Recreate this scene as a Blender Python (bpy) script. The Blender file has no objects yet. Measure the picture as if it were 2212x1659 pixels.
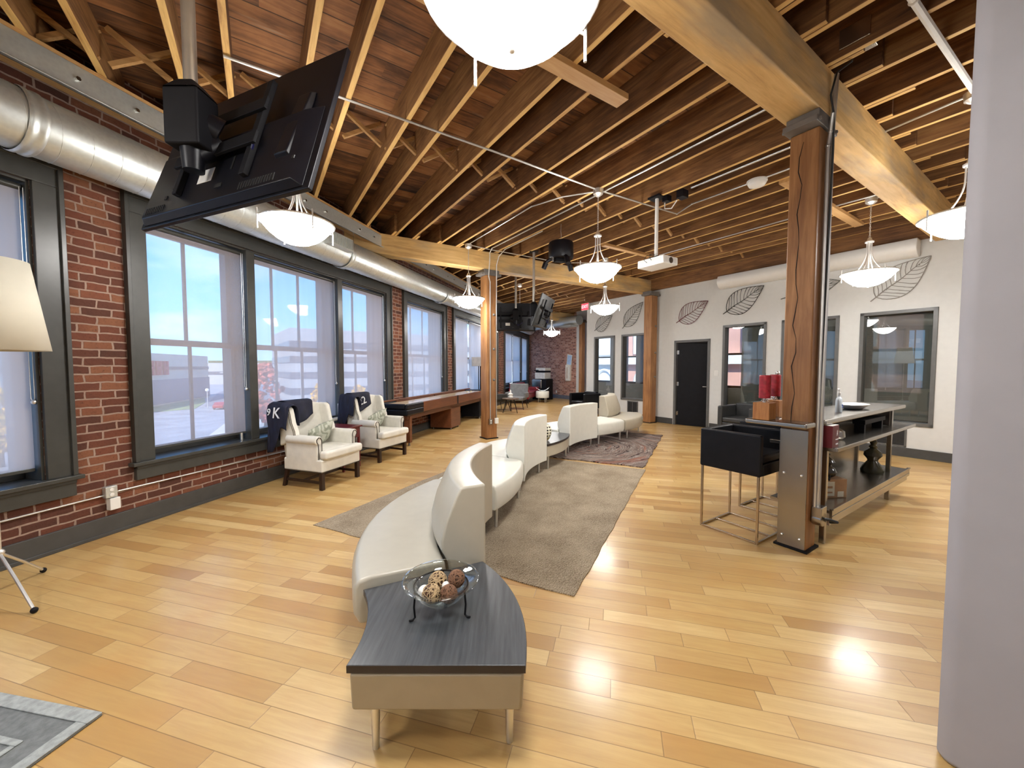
import bpy, math, random
from mathutils import Vector, Matrix
random.seed(7)
C = bpy.context.scene
COL = C.collection
rad = math.radians

# ------------------------------------------------------------------ camera
cam_d = bpy.data.cameras.new('camera')
cam_d.sensor_fit = 'HORIZONTAL'; cam_d.sensor_width = 36.0
cam_d.lens = 36.0*830.0/2212.0
cam_d.clip_start = 0.05; cam_d.clip_end = 900
cam = bpy.data.objects.new('camera', cam_d); COL.objects.link(cam)
cam.location = (0, 0, 1.5)
cam.rotation_euler = (rad(90-2.656), 0, 0)
C.camera = cam

# ------------------------------------------------------------------ exposure
C.view_settings.view_transform = 'Standard'
C.view_settings.look = 'None'
C.view_settings.gamma = 1.0
C.view_settings.use_curve_mapping = False
C.view_settings.exposure = 0.16
C.cycles.max_bounces = 7
C.cycles.transparent_max_bounces = 12
C.cycles.use_adaptive_sampling = True
C.cycles.adaptive_threshold = 0.02
C.cycles.sample_clamp_indirect = 6.0
C.cycles.caustics_reflective = False
C.cycles.caustics_refractive = False

LAMP_E = 56.0        # emission of the pendant bowls

# ------------------------------------------------------------------ sky
W = bpy.data.worlds.new('world'); C.world = W; W.use_nodes = True
nt = W.node_tree; nt.nodes.clear()
def wn(t, **k):
    n = nt.nodes.new(t)
    for a, b in k.items(): setattr(n, a, b)
    return n
tc = wn('ShaderNodeTexCoord'); sep = wn('ShaderNodeSeparateXYZ')
nt.links.new(tc.outputs['Generated'], sep.inputs[0])
ramp = wn('ShaderNodeValToRGB')
e = ramp.color_ramp.elements
e[0].position = 0.0; e[0].color = (0.36, 0.62, 0.90, 1)
e[1].position = 0.75; e[1].color = (0.05, 0.24, 0.72, 1)
m = ramp.color_ramp.elements.new(0.12); m.color = (0.17, 0.50, 0.95, 1)
m = ramp.color_ramp.elements.new(0.32); m.color = (0.075, 0.38, 0.92, 1)
nt.links.new(sep.outputs['Z'], ramp.inputs[0])
mp = wn('ShaderNodeMapping'); mp.inputs['Scale'].default_value = (2.2, 2.2, 7)
nt.links.new(tc.outputs['Generated'], mp.inputs[0])
nz = wn('ShaderNodeTexNoise'); nz.inputs['Scale'].default_value = 1.6; nz.inputs['Detail'].default_value = 7
nt.links.new(mp.outputs[0], nz.inputs['Vector'])
cr = wn('ShaderNodeValToRGB'); cr.color_ramp.elements[0].position = 0.5; cr.color_ramp.elements[1].position = 0.78
cr.color_ramp.elements[1].color = (0.6, 0.6, 0.6, 1)
nt.links.new(nz.outputs[0], cr.inputs[0])
mx = wn('ShaderNodeMixRGB'); mx.inputs[2].default_value = (0.85, 0.92, 1.0, 1)
nt.links.new(cr.outputs[0], mx.inputs[0]); nt.links.new(ramp.outputs[0], mx.inputs[1])
bg = wn('ShaderNodeBackground'); bg.inputs[1].default_value = 2.6
nt.links.new(mx.outputs[0], bg.inputs[0])
wo = wn('ShaderNodeOutputWorld'); nt.links.new(bg.outputs[0], wo.inputs[0])

# ------------------------------------------------------------------ sun (lights the street side, stands behind the building)
sd = bpy.data.lights.new('sun', 'SUN'); sd.energy = 8.0; sd.angle = rad(0.6); sd.color = (1.0, 0.93, 0.82)
so = bpy.data.objects.new('sun', sd); COL.objects.link(so)
so.rotation_euler = (rad(50), 0, rad(-8))

# ------------------------------------------------------------------ frames of reference
L1 = Vector((1.12, 5.10)); GA = rad(33.3)            # grid of joists and beams: x along the beams, y along the joists
WA0 = Vector((-3.5232, 3.6548)); WAA = rad(74.9)     # window wall: x along the wall, y outwards
def g2w(x, y): return (L1.x + x*math.cos(GA) - y*math.sin(GA), L1.y + x*math.sin(GA) + y*math.cos(GA))
def w2w(x, y): return (WA0.x + x*math.cos(WAA) - y*math.sin(WAA), WA0.y + x*math.sin(WAA) + y*math.cos(WAA))

# ------------------------------------------------------------------ helpers: objects
def thing(name, label, cat, loc=(0, 0, 0), rotz=0.0, group=None):
    o = bpy.data.objects.new(name, None); COL.objects.link(o)
    o.empty_display_size = 0.1
    o.location = loc; o.rotation_euler = (0, 0, rotz)
    o['label'] = label; o['category'] = cat
    if group: o['group'] = group
    return o
def tag(o, label, cat, group=None):
    o['label'] = label; o['category'] = cat
    if group: o['group'] = group
    return o
def struct(o):
    o['kind'] = 'structure'; return o
def kids(o): return [c for c in bpy.data.objects if c.parent == o]
def dup(root, loc, rotz, label, group=None):
    r = root.copy(); COL.objects.link(r); r.location = loc; r.rotation_euler = (0, 0, rotz); r['label'] = label
    if group: r['group'] = group
    for ch in kids(root):
        c = ch.copy(); COL.objects.link(c); c.parent = r
        for g in kids(ch):
            d = g.copy(); COL.objects.link(d); d.parent = c
    return r

class MB:
    def __init__(s): s.v = []; s.f = []; s.mi = []; s.M = Matrix.Identity(4); s.cur = 0
    def add(s, vs, fs):
        b = len(s.v)
        s.v += [tuple(s.M @ Vector(p)) for p in vs]
        s.f += [tuple(b+i for i in f) for f in fs]
        s.mi += [s.cur]*len(fs)
        return s
    def box(s, x0, x1, y0, y1, z0, z1):
        vs = [(x0,y0,z0),(x1,y0,z0),(x1,y1,z0),(x0,y1,z0),(x0,y0,z1),(x1,y0,z1),(x1,y1,z1),(x0,y1,z1)]
        return s.add(vs, [(0,3,2,1),(4,5,6,7),(0,1,5,4),(1,2,6,5),(2,3,7,6),(3,0,4,7)])
    def prism(s, pts, z0, z1):
        n = len(pts)
        vs = [(x, y, z0) for x, y in pts] + [(x, y, z1) for x, y in pts]
        fs = [tuple(range(n-1, -1, -1)), tuple(range(n, 2*n))] + [(i, (i+1) % n, n+(i+1) % n, n+i) for i in range(n)]
        return s.add(vs, fs)
    def ext(s, pts, axis, a, b):           # prism of a profile along x or y
        n = len(pts)
        if axis == 'x': vs = [(a, p, q) for p, q in pts] + [(b, p, q) for p, q in pts]
        else: vs = [(p, a, q) for p, q in pts] + [(p, b, q) for p, q in pts]
        fs = [tuple(range(n-1, -1, -1)), tuple(range(n, 2*n))] + [(i, (i+1) % n, n+(i+1) % n, n+i) for i in range(n)]
        return s.add(vs, fs)
    def cyl(s, p0, p1, r, r2=None, seg=16, cap=True):
        p0 = Vector(p0); p1 = Vector(p1); d = (p1-p0)
        if r2 is None: r2 = r
        q = d.to_track_quat('Z', 'Y')
        vs = []
        for p, rr in ((p0, r), (p1, r2)):
            for i in range(seg):
                a = 2*math.pi*i/seg
                vs.append(tuple(p + q @ Vector((rr*math.cos(a), rr*math.sin(a), 0))))
        fs = [(i, (i+1) % seg, seg+(i+1) % seg, seg+i) for i in range(seg)]
        if cap: fs += [tuple(range(seg-1, -1, -1)), tuple(range(seg, 2*seg))]
        return s.add(vs, fs)
    def tube(s, pts, r, seg=8, closed=False):
        pts = [Vector(p) for p in pts]; n = len(pts)
        vs = []; up = Vector((0, 0, 1)); prev = None
        for i, p in enumerate(pts):
            if closed: t = pts[(i+1) % n]-pts[i-1]
            else: t = pts[min(i+1, n-1)]-pts[max(i-1, 0)]
            t.normalize()
            if prev is None:
                a = up if abs(t.z) < 0.9 else Vector((1, 0, 0))
                u = t.cross(a).normalized()
            else:
                u = (prev - t*prev.dot(t))
                u = u.normalized() if u.length > 1e-6 else t.cross(up).normalized()
            prev = u; w = t.cross(u)
            rr = r[i] if isinstance(r, (list, tuple)) else r
            for k in range(seg):
                a = 2*math.pi*k/seg
                vs.append(tuple(p + u*rr*math.cos(a) + w*rr*math.sin(a)))
        fs = []
        for i in range(n if closed else n-1):
            j = (i+1) % n
            for k in range(seg):
                l = (k+1) % seg
                fs.append((i*seg+k, i*seg+l, j*seg+l, j*seg+k))
        if not closed: fs += [tuple(range(seg-1, -1, -1)), tuple((n-1)*seg+k for k in range(seg))]
        return s.add(vs, fs)
    def lathe(s, prof, c=(0, 0, 0), seg=32, sx=1, sy=1):
        vs = []; fs = []; n = len(prof)
        for r, z in prof:
            for k in range(seg):
                a = 2*math.pi*k/seg
                vs.append((c[0]+r*sx*math.cos(a), c[1]+r*sy*math.sin(a), c[2]+z))
        for i in range(n-1):
            for k in range(seg):
                l = (k+1) % seg
                fs.append((i*seg+k, i*seg+l, (i+1)*seg+l, (i+1)*seg+k))
        if prof[0][0] > 1e-4: fs.append(tuple(range(seg-1, -1, -1)))
        if prof[-1][0] > 1e-4: fs.append(tuple((n-1)*seg+k for k in range(seg)))
        return s.add(vs, fs)
    def lathe_open(s, prof, c=(0, 0, 0), seg=32):
        vs = []; fs = []; n = len(prof)
        for r, z in prof:
            for k in range(seg):
                a = 2*math.pi*k/seg
                vs.append((c[0]+r*math.cos(a), c[1]+r*math.sin(a), c[2]+z))
        for i in range(n-1):
            for k in range(seg):
                l = (k+1) % seg
                fs.append((i*seg+k, i*seg+l, (i+1)*seg+l, (i+1)*seg+k))
        return s.add(vs, fs)
    def sphere(s, c, r, seg=16, rings=10, sz=1.0):
        prof = [(max(1e-5, r*math.sin(math.pi*i/rings)), -r*sz*math.cos(math.pi*i/rings)) for i in range(rings+1)]
        return s.lathe(prof, c, seg)
    def grid(s, pf, nu, nv, closed_u=False):
        vs = [tuple(pf(i/nu, j/nv)) for j in range(nv+1) for i in range(nu+1)]
        fs = []
        for j in range(nv):
            for i in range(nu):
                a = j*(nu+1)+i
                fs.append((a, a+1, a+nu+2, a+nu+1))
        return s.add(vs, fs)
    def build(s, name, mats, parent=None, loc=(0, 0, 0), rotz=0.0, bevel=0.0, seg=2, smooth=False, subsurf=0, solid=0.0, angle=40, fixn=True):
        me = bpy.data.meshes.new(name)
        me.from_pydata(s.v, [], s.f)
        if not isinstance(mats, (list, tuple)): mats = [mats]
        for m_ in mats: me.materials.append(m_)
        if len(mats) > 1: me.polygons.foreach_set('material_index', s.mi)
        import bmesh
        bm = bmesh.new(); bm.from_mesh(me)
        if fixn: bmesh.ops.recalc_face_normals(bm, faces=bm.faces)
        bm.to_mesh(me); bm.free()
        if smooth:
            me.polygons.foreach_set('use_smooth', [True]*len(me.polygons))
            if smooth != 'all':
                try: me.set_sharp_from_angle(angle=rad(angle))
                except Exception: pass
        me.update()
        o = bpy.data.objects.new(name, me); COL.objects.link(o)
        o.location = loc; o.rotation_euler = (0, 0, rotz)
        if parent: o.parent = parent
        if solid:
            md = o.modifiers.new('solid', 'SOLIDIFY'); md.thickness = solid; md.offset = 0
        if bevel:
            md = o.modifiers.new('bevel', 'BEVEL'); md.width = bevel; md.segments = seg; md.limit_method = 'ANGLE'; md.angle_limit = rad(38)
            me.polygons.foreach_set('use_smooth', [True]*len(me.polygons))
            md.harden_normals = True
        if subsurf:
            md = o.modifiers.new('sub', 'SUBSURF'); md.levels = subsurf; md.render_levels = subsurf
        return o

def text_mesh(name, body, size, mat, parent, loc, rot, depth=0.001, align='CENTER', sx=1.0):
    cu = bpy.data.curves.new('tmp', 'FONT'); cu.body = body; cu.size = size; cu.extrude = depth
    cu.align_x = align; cu.align_y = 'CENTER'
    t = bpy.data.objects.new('tmp', cu); COL.objects.link(t)
    bpy.context.view_layer.update()
    me = bpy.data.meshes.new_from_object(t.evaluated_get(bpy.context.evaluated_depsgraph_get()))
    bpy.data.objects.remove(t)
    me.materials.clear(); me.materials.append(mat)
    o = bpy.data.objects.new(name, me); COL.objects.link(o)
    o.location = loc; o.rotation_euler = rot; o.scale = (sx, 1, 1)
    if parent: o.parent = parent
    return o

# ------------------------------------------------------------------ helpers: materials
class NT:
    def __init__(s, name):
        s.m = bpy.data.materials.new(name); s.m.use_nodes = True
        s.t = s.m.node_tree; s.t.nodes.clear()
        s.out = s.t.nodes.new('ShaderNodeOutputMaterial')
    def n(s, typ, ins=None, **k):
        nd = s.t.nodes.new(typ)
        for a, b in k.items(): setattr(nd, a, b)
        if ins:
            for a, b in ins.items():
                if hasattr(b, 'is_output') or isinstance(b, bpy.types.NodeSocket): s.t.links.new(b, nd.inputs[a])
                else: nd.inputs[a].default_value = b
        return nd
    def math(s, op, a, b=None, c=None, clamp=False):
        nd = s.t.nodes.new('ShaderNodeMath'); nd.operation = op; nd.use_clamp = clamp
        for i, x in enumerate((a, b, c)):
            if x is None: continue
            if isinstance(x, bpy.types.NodeSocket): s.t.links.new(x, nd.inputs[i])
            else: nd.inputs[i].default_value = x
        return nd.outputs[0]
    def ramp(s, fac, stops, interp='LINEAR'):
        nd = s.t.nodes.new('ShaderNodeValToRGB'); nd.color_ramp.interpolation = interp
        els = nd.color_ramp.elements
        els[0].position = stops[0][0]; els[0].color = tuple(stops[0][1])+(1,)
        els[1].position = stops[-1][0]; els[1].color = tuple(stops[-1][1])+(1,)
        for p, c in stops[1:-1]:
            q = els.new(p); q.color = tuple(c)+(1,)
        s.t.links.new(fac, nd.inputs[0]); return nd.outputs[0]
    def mix(s, fac, a, b, blend='MIX'):
        nd = s.t.nodes.new('ShaderNodeMixRGB'); nd.blend_type = blend
        for i, x in enumerate((fac, a, b)):
            if isinstance(x, bpy.types.NodeSocket): s.t.links.new(x, nd.inputs[i])
            elif i == 0: nd.inputs[0].default_value = x
            else: nd.inputs[i].default_value = tuple(x)+(1,)
        return nd.outputs[0]
    def coords(s, scale=(1, 1, 1), rot=(0, 0, 0), loc=(0, 0, 0), kind='Object'):
        tc = s.t.nodes.new('ShaderNodeTexCoord')
        mp = s.n('ShaderNodeMapping', {'Vector': tc.outputs[kind], 'Scale': scale, 'Rotation': rot, 'Location': loc})
        return mp.outputs[0]
    def noise(s, vec, scale=5, detail=3, rough=0.5, dist=0.0):
        return s.n('ShaderNodeTexNoise', {'Vector': vec, 'Scale': scale, 'Detail': detail, 'Roughness': rough, 'Distortion': dist}).outputs[0]
    def bsdf(s, col, rough=0.5, metal=0.0, bump=None, bstr=0.3, bdist=0.01, **k):
        b = s.t.nodes.new('ShaderNodeBsdfPrincipled')
        def put(nm, x):
            if nm not in b.inputs: return
            if isinstance(x, bpy.types.NodeSocket): s.t.links.new(x, b.inputs[nm])
            elif nm in ('Base Color', 'Emission Color') : b.inputs[nm].default_value = tuple(x)+(1,)
            else: b.inputs[nm].default_value = x
        put('Base Color', col); put('Roughness', rough); put('Metallic', metal)
        for a, x in k.items(): put(a.replace('_', ' '), x)
        if bump is not None:
            bn = s.n('ShaderNodeBump', {'Height': bump, 'Strength': bstr, 'Distance': bdist})
            s.t.links.new(bn.outputs[0], b.inputs['Normal'])
        s.t.links.new(b.outputs[0], s.out.inputs[0])
        return s.m

def plain(name, col, rough=0.5, metal=0.0, var=0.06, scale=12.0, bump=0.0, **k):
    t = NT(name); v = t.coords()
    nz_ = t.noise(v, scale, 4)
    c2 = tuple(max(0, x*(1-var*2)) for x in col); c3 = tuple(min(1, x*(1+var*2)) for x in col)
    c = t.ramp(nz_, [(0.3, c2), (0.7, c3)])
    if bump: return t.bsdf(c, rough, metal, bump=t.noise(v, scale*12, 3), bstr=bump, bdist=0.004, **k)
    return t.bsdf(c, rough, metal, **k)

def wood(name, stops, rough=0.55, along='x', gs=1.0, knots=True, rnd=0.5, bump=0.15, grey=None):
    t = NT(name)
    sc = {'x': (1.2, 14, 14), 'y': (14, 1.2, 14), 'z': (14, 14, 1.2)}[along]
    sc = tuple(q*gs for q in sc)
    oi = t.n('ShaderNodeObjectInfo')
    off = t.n('ShaderNodeVectorMath', {0: t.coords(sc), 1: (0, 0, 0)}, operation='ADD')
    rv = t.n('ShaderNodeCombineXYZ', {0: t.math('MULTIPLY', oi.outputs['Random'], 37.0), 1: t.math('MULTIPLY', oi.outputs['Random'], 91.0), 2: 0.0})
    t.t.links.new(rv.outputs[0], off.inputs[1])
    a = t.noise(off.outputs[0], 2.2, 6, 0.62, 0.6)
    b = t.noise(t.coords((1.5, 1.5, 1.5)), 1.1, 3)
    f = t.math('ADD', t.math('MULTIPLY', a, 0.65), t.math('MULTIPLY', b, 0.35))
    f = t.math('ADD', f, t.math('MULTIPLY', t.math('SUBTRACT', oi.outputs['Random'], 0.5), rnd*0.3))
    c = t.ramp(f, stops)
    if grey:
        g = t.noise(t.coords((1.0, 3.5, 3.5)), 1.3, 5)
        gf = t.ramp(g, [(0.5, (0, 0, 0)), (0.72, (0.75, 0.75, 0.75))])
        c = t.mix(gf, c, grey)
    return t.bsdf(c, rough, 0, bump=a, bstr=bump, bdist=0.01)
# ------------------------------------------------------------------ materials
def floor_mat():
    t = NT('maple_floor')
    v = t.coords(rot=(0, 0, rad(15.1)))          # x along the boards, y across
    sp = t.n('ShaderNodeSeparateXYZ', {0: v})
    x, y = sp.outputs[0], sp.outputs[1]
    wd_ = 0.108
    yr = t.math('DIVIDE', y, wd_); row = t.math('FLOOR', yr); fy = t.math('FRACT', yr)
    w1 = t.n('ShaderNodeTexWhiteNoise', {'W': row}, noise_dimensions='1D')
    ln = t.math('MULTIPLY_ADD', w1.outputs[0], 0.55, 0.50)
    ro = t.n('ShaderNodeTexWhiteNoise', {'W': t.math('ADD', row, 131.7)}, noise_dimensions='1D')
    xr = t.math('ADD', t.math('DIVIDE', x, ln), t.math('MULTIPLY', ro.outputs[0], 9.0))
    idx = t.math('FLOOR', xr); fx = t.math('FRACT', xr)
    cv = t.n('ShaderNodeCombineXYZ', {0: row, 1: idx, 2: 0.0})
    wn_ = t.n('ShaderNodeTexWhiteNoise', {'Vector': cv.outputs[0]}, noise_dimensions='2D')
    col = t.ramp(wn_.outputs[0], [(0.0, (0.41, 0.235, 0.078)), (0.14, (0.47, 0.285, 0.098)), (0.5, (0.53, 0.345, 0.128)), (0.8, (0.58, 0.395, 0.158)), (1.0, (0.64, 0.455, 0.20))])
    # grain
    gv = t.n('ShaderNodeVectorMath', {0: v, 1: (3.0, 34.0, 1.0)}, operation='MULTIPLY')
    gofs = t.n('ShaderNodeVectorMath', {0: gv.outputs[0], 1: t.n('ShaderNodeVectorMath', {0: wn_.outputs['Color'], 1: (40, 40, 40)}, operation='MULTIPLY').outputs[0]}, operation='ADD')
    g = t.noise(gofs.outputs[0], 1.0, 5, 0.6, 0.7)
    col = t.mix(t.ramp(g, [(0.35, (0.32,)*3), (0.65, (0, 0, 0))]), col, (0.36, 0.19, 0.07))
    cl = t.noise(v, 3.5, 3)
    col = t.mix(t.ramp(cl, [(0.45, (0, 0, 0)), (0.75, (0.28,)*3)]), col, (0.50, 0.24, 0.07))
    # gaps
    ey = t.math('MULTIPLY', t.math('MINIMUM', fy, t.math('SUBTRACT', 1.0, fy)), wd_)
    ex = t.math('MULTIPLY', t.math('MINIMUM', fx, t.math('SUBTRACT', 1.0, fx)), ln)
    ed = t.math('MINIMUM', ex, ey)
    gap = t.n('ShaderNodeMapRange', {0: ed, 1: 0.0005, 2: 0.0024, 3: 0.62, 4: 0.0}).outputs[0]
    col = t.mix(gap, col, (0.10, 0.045, 0.015))
    hgt = t.math('ADD', t.math('MULTIPLY', g, 0.06), t.math('SUBTRACT', t.math('MULTIPLY', wn_.outputs[0], 0.10), t.math('MULTIPLY', gap, 0.8)))
    rg = t.math('MULTIPLY_ADD', t.noise(v, 6, 3), 0.12, 0.30)
    return t.bsdf(col, rg, 0, bump=hgt, bstr=0.22, bdist=0.004, Specular_IOR_Level=0.42, Coat_Weight=0.25, Coat_Roughness=0.15)

def brick_mat(name, cols, mortar, mort_w=0.008, warp=0.012):
    t = NT(name)
    v0 = t.coords()
    sp = t.n('ShaderNodeSeparateXYZ', {0: v0})
    v1 = t.n('ShaderNodeCombineXYZ', {0: sp.outputs[0], 1: sp.outputs[2], 2: 0.0})
    nzc = t.n('ShaderNodeTexNoise', {'Vector': v1.outputs[0], 'Scale': 9.0, 'Detail': 3.0})
    d = t.n('ShaderNodeVectorMath', {0: nzc.outputs['Color'], 1: (0.5, 0.5, 0.5)}, operation='SUBTRACT')
    d2 = t.n('ShaderNodeVectorMath', {0: d.outputs[0], 1: (warp*1.2, warp, 0)}, operation='MULTIPLY')
    vv = t.n('ShaderNodeVectorMath', {0: v1.outputs[0], 1: d2.outputs[0]}, operation='ADD')
    def br():
        return t.n('ShaderNodeTexBrick', {'Vector': vv.outputs[0], 'Scale': 1.0, 'Mortar Size': mort_w, 'Mortar Smooth': 0.25, 'Bias': 0.0, 'Brick Width': 0.205, 'Row Height': 0.0715}, offset=0.5, offset_frequency=2, squash=0.72, squash_frequency=5)
    b1 = br(); b1.inputs['Color1'].default_value = (0, 0, 0, 1); b1.inputs['Color2'].default_value = (1, 1, 1, 1); b1.inputs['Mortar'].default_value = (0.5, 0.5, 0.5, 1)
    f = t.math('ADD', t.math('MULTIPLY', b1.outputs[0], 0.6), t.math('MULTIPLY', t.noise(v1.outputs[0], 4.5, 5, 0.65), 0.42))
    c = t.ramp(f, cols)
    sp_ = t.ramp(t.noise(v1.outputs[0], 45, 3), [(0.56, (0, 0, 0)), (0.75, (0.55,)*3)])
    c = t.mix(sp_, c, tuple(x*0.45 for x in cols[1][1]))
    lg = t.ramp(t.noise(v1.outputs[0], 7, 4, 0.7), [(0.68, (0, 0, 0)), (0.80, (0.6,)*3)])
    c = t.mix(lg, c, (0.42, 0.33, 0.22))
    mo = t.mix(t.noise(v1.outputs[0], 25, 3), mortar, tuple(x*0.6 for x in mortar))
    c = t.mix(b1.outputs['Fac'], c, mo)
    h = t.math('ADD', t.math('MULTIPLY', t.math('SUBTRACT', 1.0, b1.outputs['Fac']), 1.0), t.math('MULTIPLY', t.noise(v1.outputs[0], 60, 4), 0.35))
    return t.bsdf(c, 0.88, 0, bump=h, bstr=0.75, bdist=0.012)

M = {}
M['floor'] = floor_mat()
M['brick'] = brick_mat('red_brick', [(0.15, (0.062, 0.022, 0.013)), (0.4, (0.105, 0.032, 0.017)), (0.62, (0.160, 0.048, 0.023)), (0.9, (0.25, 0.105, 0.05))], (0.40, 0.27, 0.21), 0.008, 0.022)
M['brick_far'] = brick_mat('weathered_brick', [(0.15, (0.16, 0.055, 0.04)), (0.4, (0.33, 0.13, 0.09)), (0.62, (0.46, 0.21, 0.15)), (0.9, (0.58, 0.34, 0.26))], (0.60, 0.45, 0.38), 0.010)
M['white_wall'] = plain('white_paint', (0.65, 0.655, 0.635), 0.75, var=0.012, bump=0.05)
M['grey_wall'] = plain('lilac_grey_paint', (0.315, 0.305, 0.325), 0.8, var=0.015, scale=5, bump=0.06)
M['trim'] = plain('charcoal_trim', (0.048, 0.048, 0.043), 0.34, var=0.05)
M['trim_grey'] = plain('grey_trim', (0.115, 0.115, 0.11), 0.4, var=0.04)
M['base'] = plain('baseboard_paint', (0.06, 0.06, 0.058), 0.45, var=0.04)
M['deck'] = None
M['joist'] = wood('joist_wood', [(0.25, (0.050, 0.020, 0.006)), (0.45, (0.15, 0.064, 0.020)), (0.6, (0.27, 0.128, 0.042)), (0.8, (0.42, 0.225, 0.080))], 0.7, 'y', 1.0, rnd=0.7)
M['beam'] = wood('beam_wood', [(0.3, (0.40, 0.225, 0.075)), (0.48, (0.62, 0.39, 0.145)), (0.62, (0.72, 0.48, 0.20)), (0.82, (0.78, 0.56, 0.27))], 0.62, 'x', 0.7, rnd=0.1, grey=(0.27, 0.23, 0.17))
M['post'] = wood('post_wood', [(0.3, (0.15, 0.060, 0.019)), (0.48, (0.29, 0.13, 0.044)), (0.62, (0.41, 0.20, 0.072)), (0.82, (0.52, 0.29, 0.12))], 0.5, 'z', 0.7, rnd=0.1)
M['joist_lit_under'] = wood('joist_underside_painted_light', [(0.28, (0.28, 0.135, 0.038)), (0.42, (0.56, 0.33, 0.105)), (0.6, (0.72, 0.47, 0.165)), (0.8, (0.78, 0.55, 0.23))], 0.7, 'y', 1.3, rnd=0.4)  # brighter light on the joist bottoms, put into the wood colour
M['plank'] = wood('plank_wood', [(0.3, (0.26, 0.13, 0.045)), (0.5, (0.48, 0.27, 0.10)), (0.8, (0.60, 0.38, 0.17))], 0.6, 'x')

def deck_mat():
    t = NT('deck_boards')
    v = t.coords(); sp = t.n('ShaderNodeSeparateXYZ', {0: v})
    yr = t.math('DIVIDE', sp.outputs[1], 0.21); row = t.math('FLOOR', yr); fy = t.math('FRACT', yr)
    r1 = t.n('ShaderNodeTexWhiteNoise', {'W': row}, noise_dimensions='1D')
    xr = t.math('ADD', t.math('DIVIDE', sp.outputs[0], 2.4), t.math('MULTIPLY', r1.outputs[0], 7.0))
    cv = t.n('ShaderNodeCombineXYZ', {0: row, 1: t.math('FLOOR', xr), 2: 0.0})
    w = t.n('ShaderNodeTexWhiteNoise', {'Vector': cv.outputs[0]}, noise_dimensions='2D')
    gv = t.n('ShaderNodeVectorMath', {0: v, 1: (2.0, 18.0, 1.0)}, operation='MULTIPLY')
    gv = t.n('ShaderNodeVectorMath', {0: gv.outputs[0], 1: t.n('ShaderNodeVectorMath', {0: w.outputs['Color'], 1: (30, 30, 30)}, operation='MULTIPLY').outputs[0]}, operation='ADD')
    g = t.noise(gv.outputs[0], 1.0, 6, 0.62, 0.8)
    st = t.noise(v, 1.7, 4, 0.6)
    f = t.math('ADD', t.math('ADD', t.math('MULTIPLY', g, 0.35), t.math('MULTIPLY', w.outputs[0], 0.22)), t.math('MULTIPLY', st, 0.45))
    c = t.ramp(f, [(0.32, (0.014, 0.006, 0.003)), (0.44, (0.090, 0.036, 0.012)), (0.56, (0.26, 0.108, 0.036)), (0.75, (0.46, 0.23, 0.085))])
    wh = t.ramp(t.noise(gv.outputs[0], 0.6, 4), [(0.66, (0, 0, 0)), (0.8, (0.45,)*3)])
    c = t.mix(wh, c, (0.42, 0.32, 0.22))
    gap = t.n('ShaderNodeMapRange', {0: t.math('MINIMUM', fy, t.math('SUBTRACT', 1.0, fy)), 1: 0.012, 2: 0.035, 3: 0.85, 4: 0.0}).outputs[0]
    c = t.mix(gap, c, (0.012, 0.006, 0.003))
    return t.bsdf(c, 0.8, 0, bump=t.math('SUBTRACT', g, gap), bstr=0.4, bdist=0.01)
M['deck'] = deck_mat()

def glass_mat(name, tint=(1, 1, 1), fac=0.06):
    t = NT(name)
    tr = t.n('ShaderNodeBsdfTransparent', {'Color': tuple(tint)+(1,)})
    gl = t.n('ShaderNodeBsdfGlossy', {'Roughness': 0.01, 'Color': (1, 1, 1, 1)})
    gm = t.n('ShaderNodeNewGeometry')
    fr = t.n('ShaderNodeFresnel', {'IOR': t.math('MULTIPLY_ADD', gm.outputs['Backfacing'], 1/1.45-1.45, 1.45)})
    f = t.math('ADD', fr.outputs[0], fac, clamp=True)
    mx_ = t.n('ShaderNodeMixShader', {0: f, 1: tr.outputs[0], 2: gl.outputs[0]})
    t.t.links.new(mx_.outputs[0], t.out.inputs[0]); return t.m
M['glass'] = glass_mat('window_glass', (0.95, 0.98, 1.0), 0.0)
M['office_glass'] = glass_mat('office_glass', (0.93, 0.95, 0.95), 0.02)

def shade_mat(name, openness, col, transl=0.35):
    t = NT(name)
    v = t.coords(scale=(6, 1, 0.2))
    c = t.ramp(t.noise(v, 2.0, 1), [(0.3, tuple(x*0.95 for x in col)), (0.7, col)])
    df = t.n('ShaderNodeBsdfDiffuse', {'Color': c}); tl = t.n('ShaderNodeBsdfTranslucent', {'Color': c})
    a = t.n('ShaderNodeMixShader', {0: transl, 1: df.outputs[0], 2: tl.outputs[0]})
    tr = t.n('ShaderNodeBsdfTransparent', {'Color': (1, 1, 1, 1)})
    b = t.n('ShaderNodeMixShader', {0: openness, 1: a.outputs[0], 2: tr.outputs[0]})
    t.t.links.new(b.outputs[0], t.out.inputs[0]); return t.m
M['shade_open'] = shade_mat('solar_shade_open', 0.70, (0.84, 0.72, 0.67), 0.5)
M['shade_half'] = shade_mat('solar_shade_half', 0.62, (0.92, 0.80, 0.75), 0.55)
M['shade_mid'] = shade_mat('solar_shade_mid', 0.48, (0.96, 0.86, 0.80), 0.65)
M['shade_dense'] = shade_mat('solar_shade_dense', 0.28, (0.97, 0.88, 0.82), 0.70)
M['shade_dark'] = shade_mat('solar_shade_charcoal', 0.30, (0.20, 0.205, 0.185), 0.3)

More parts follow.
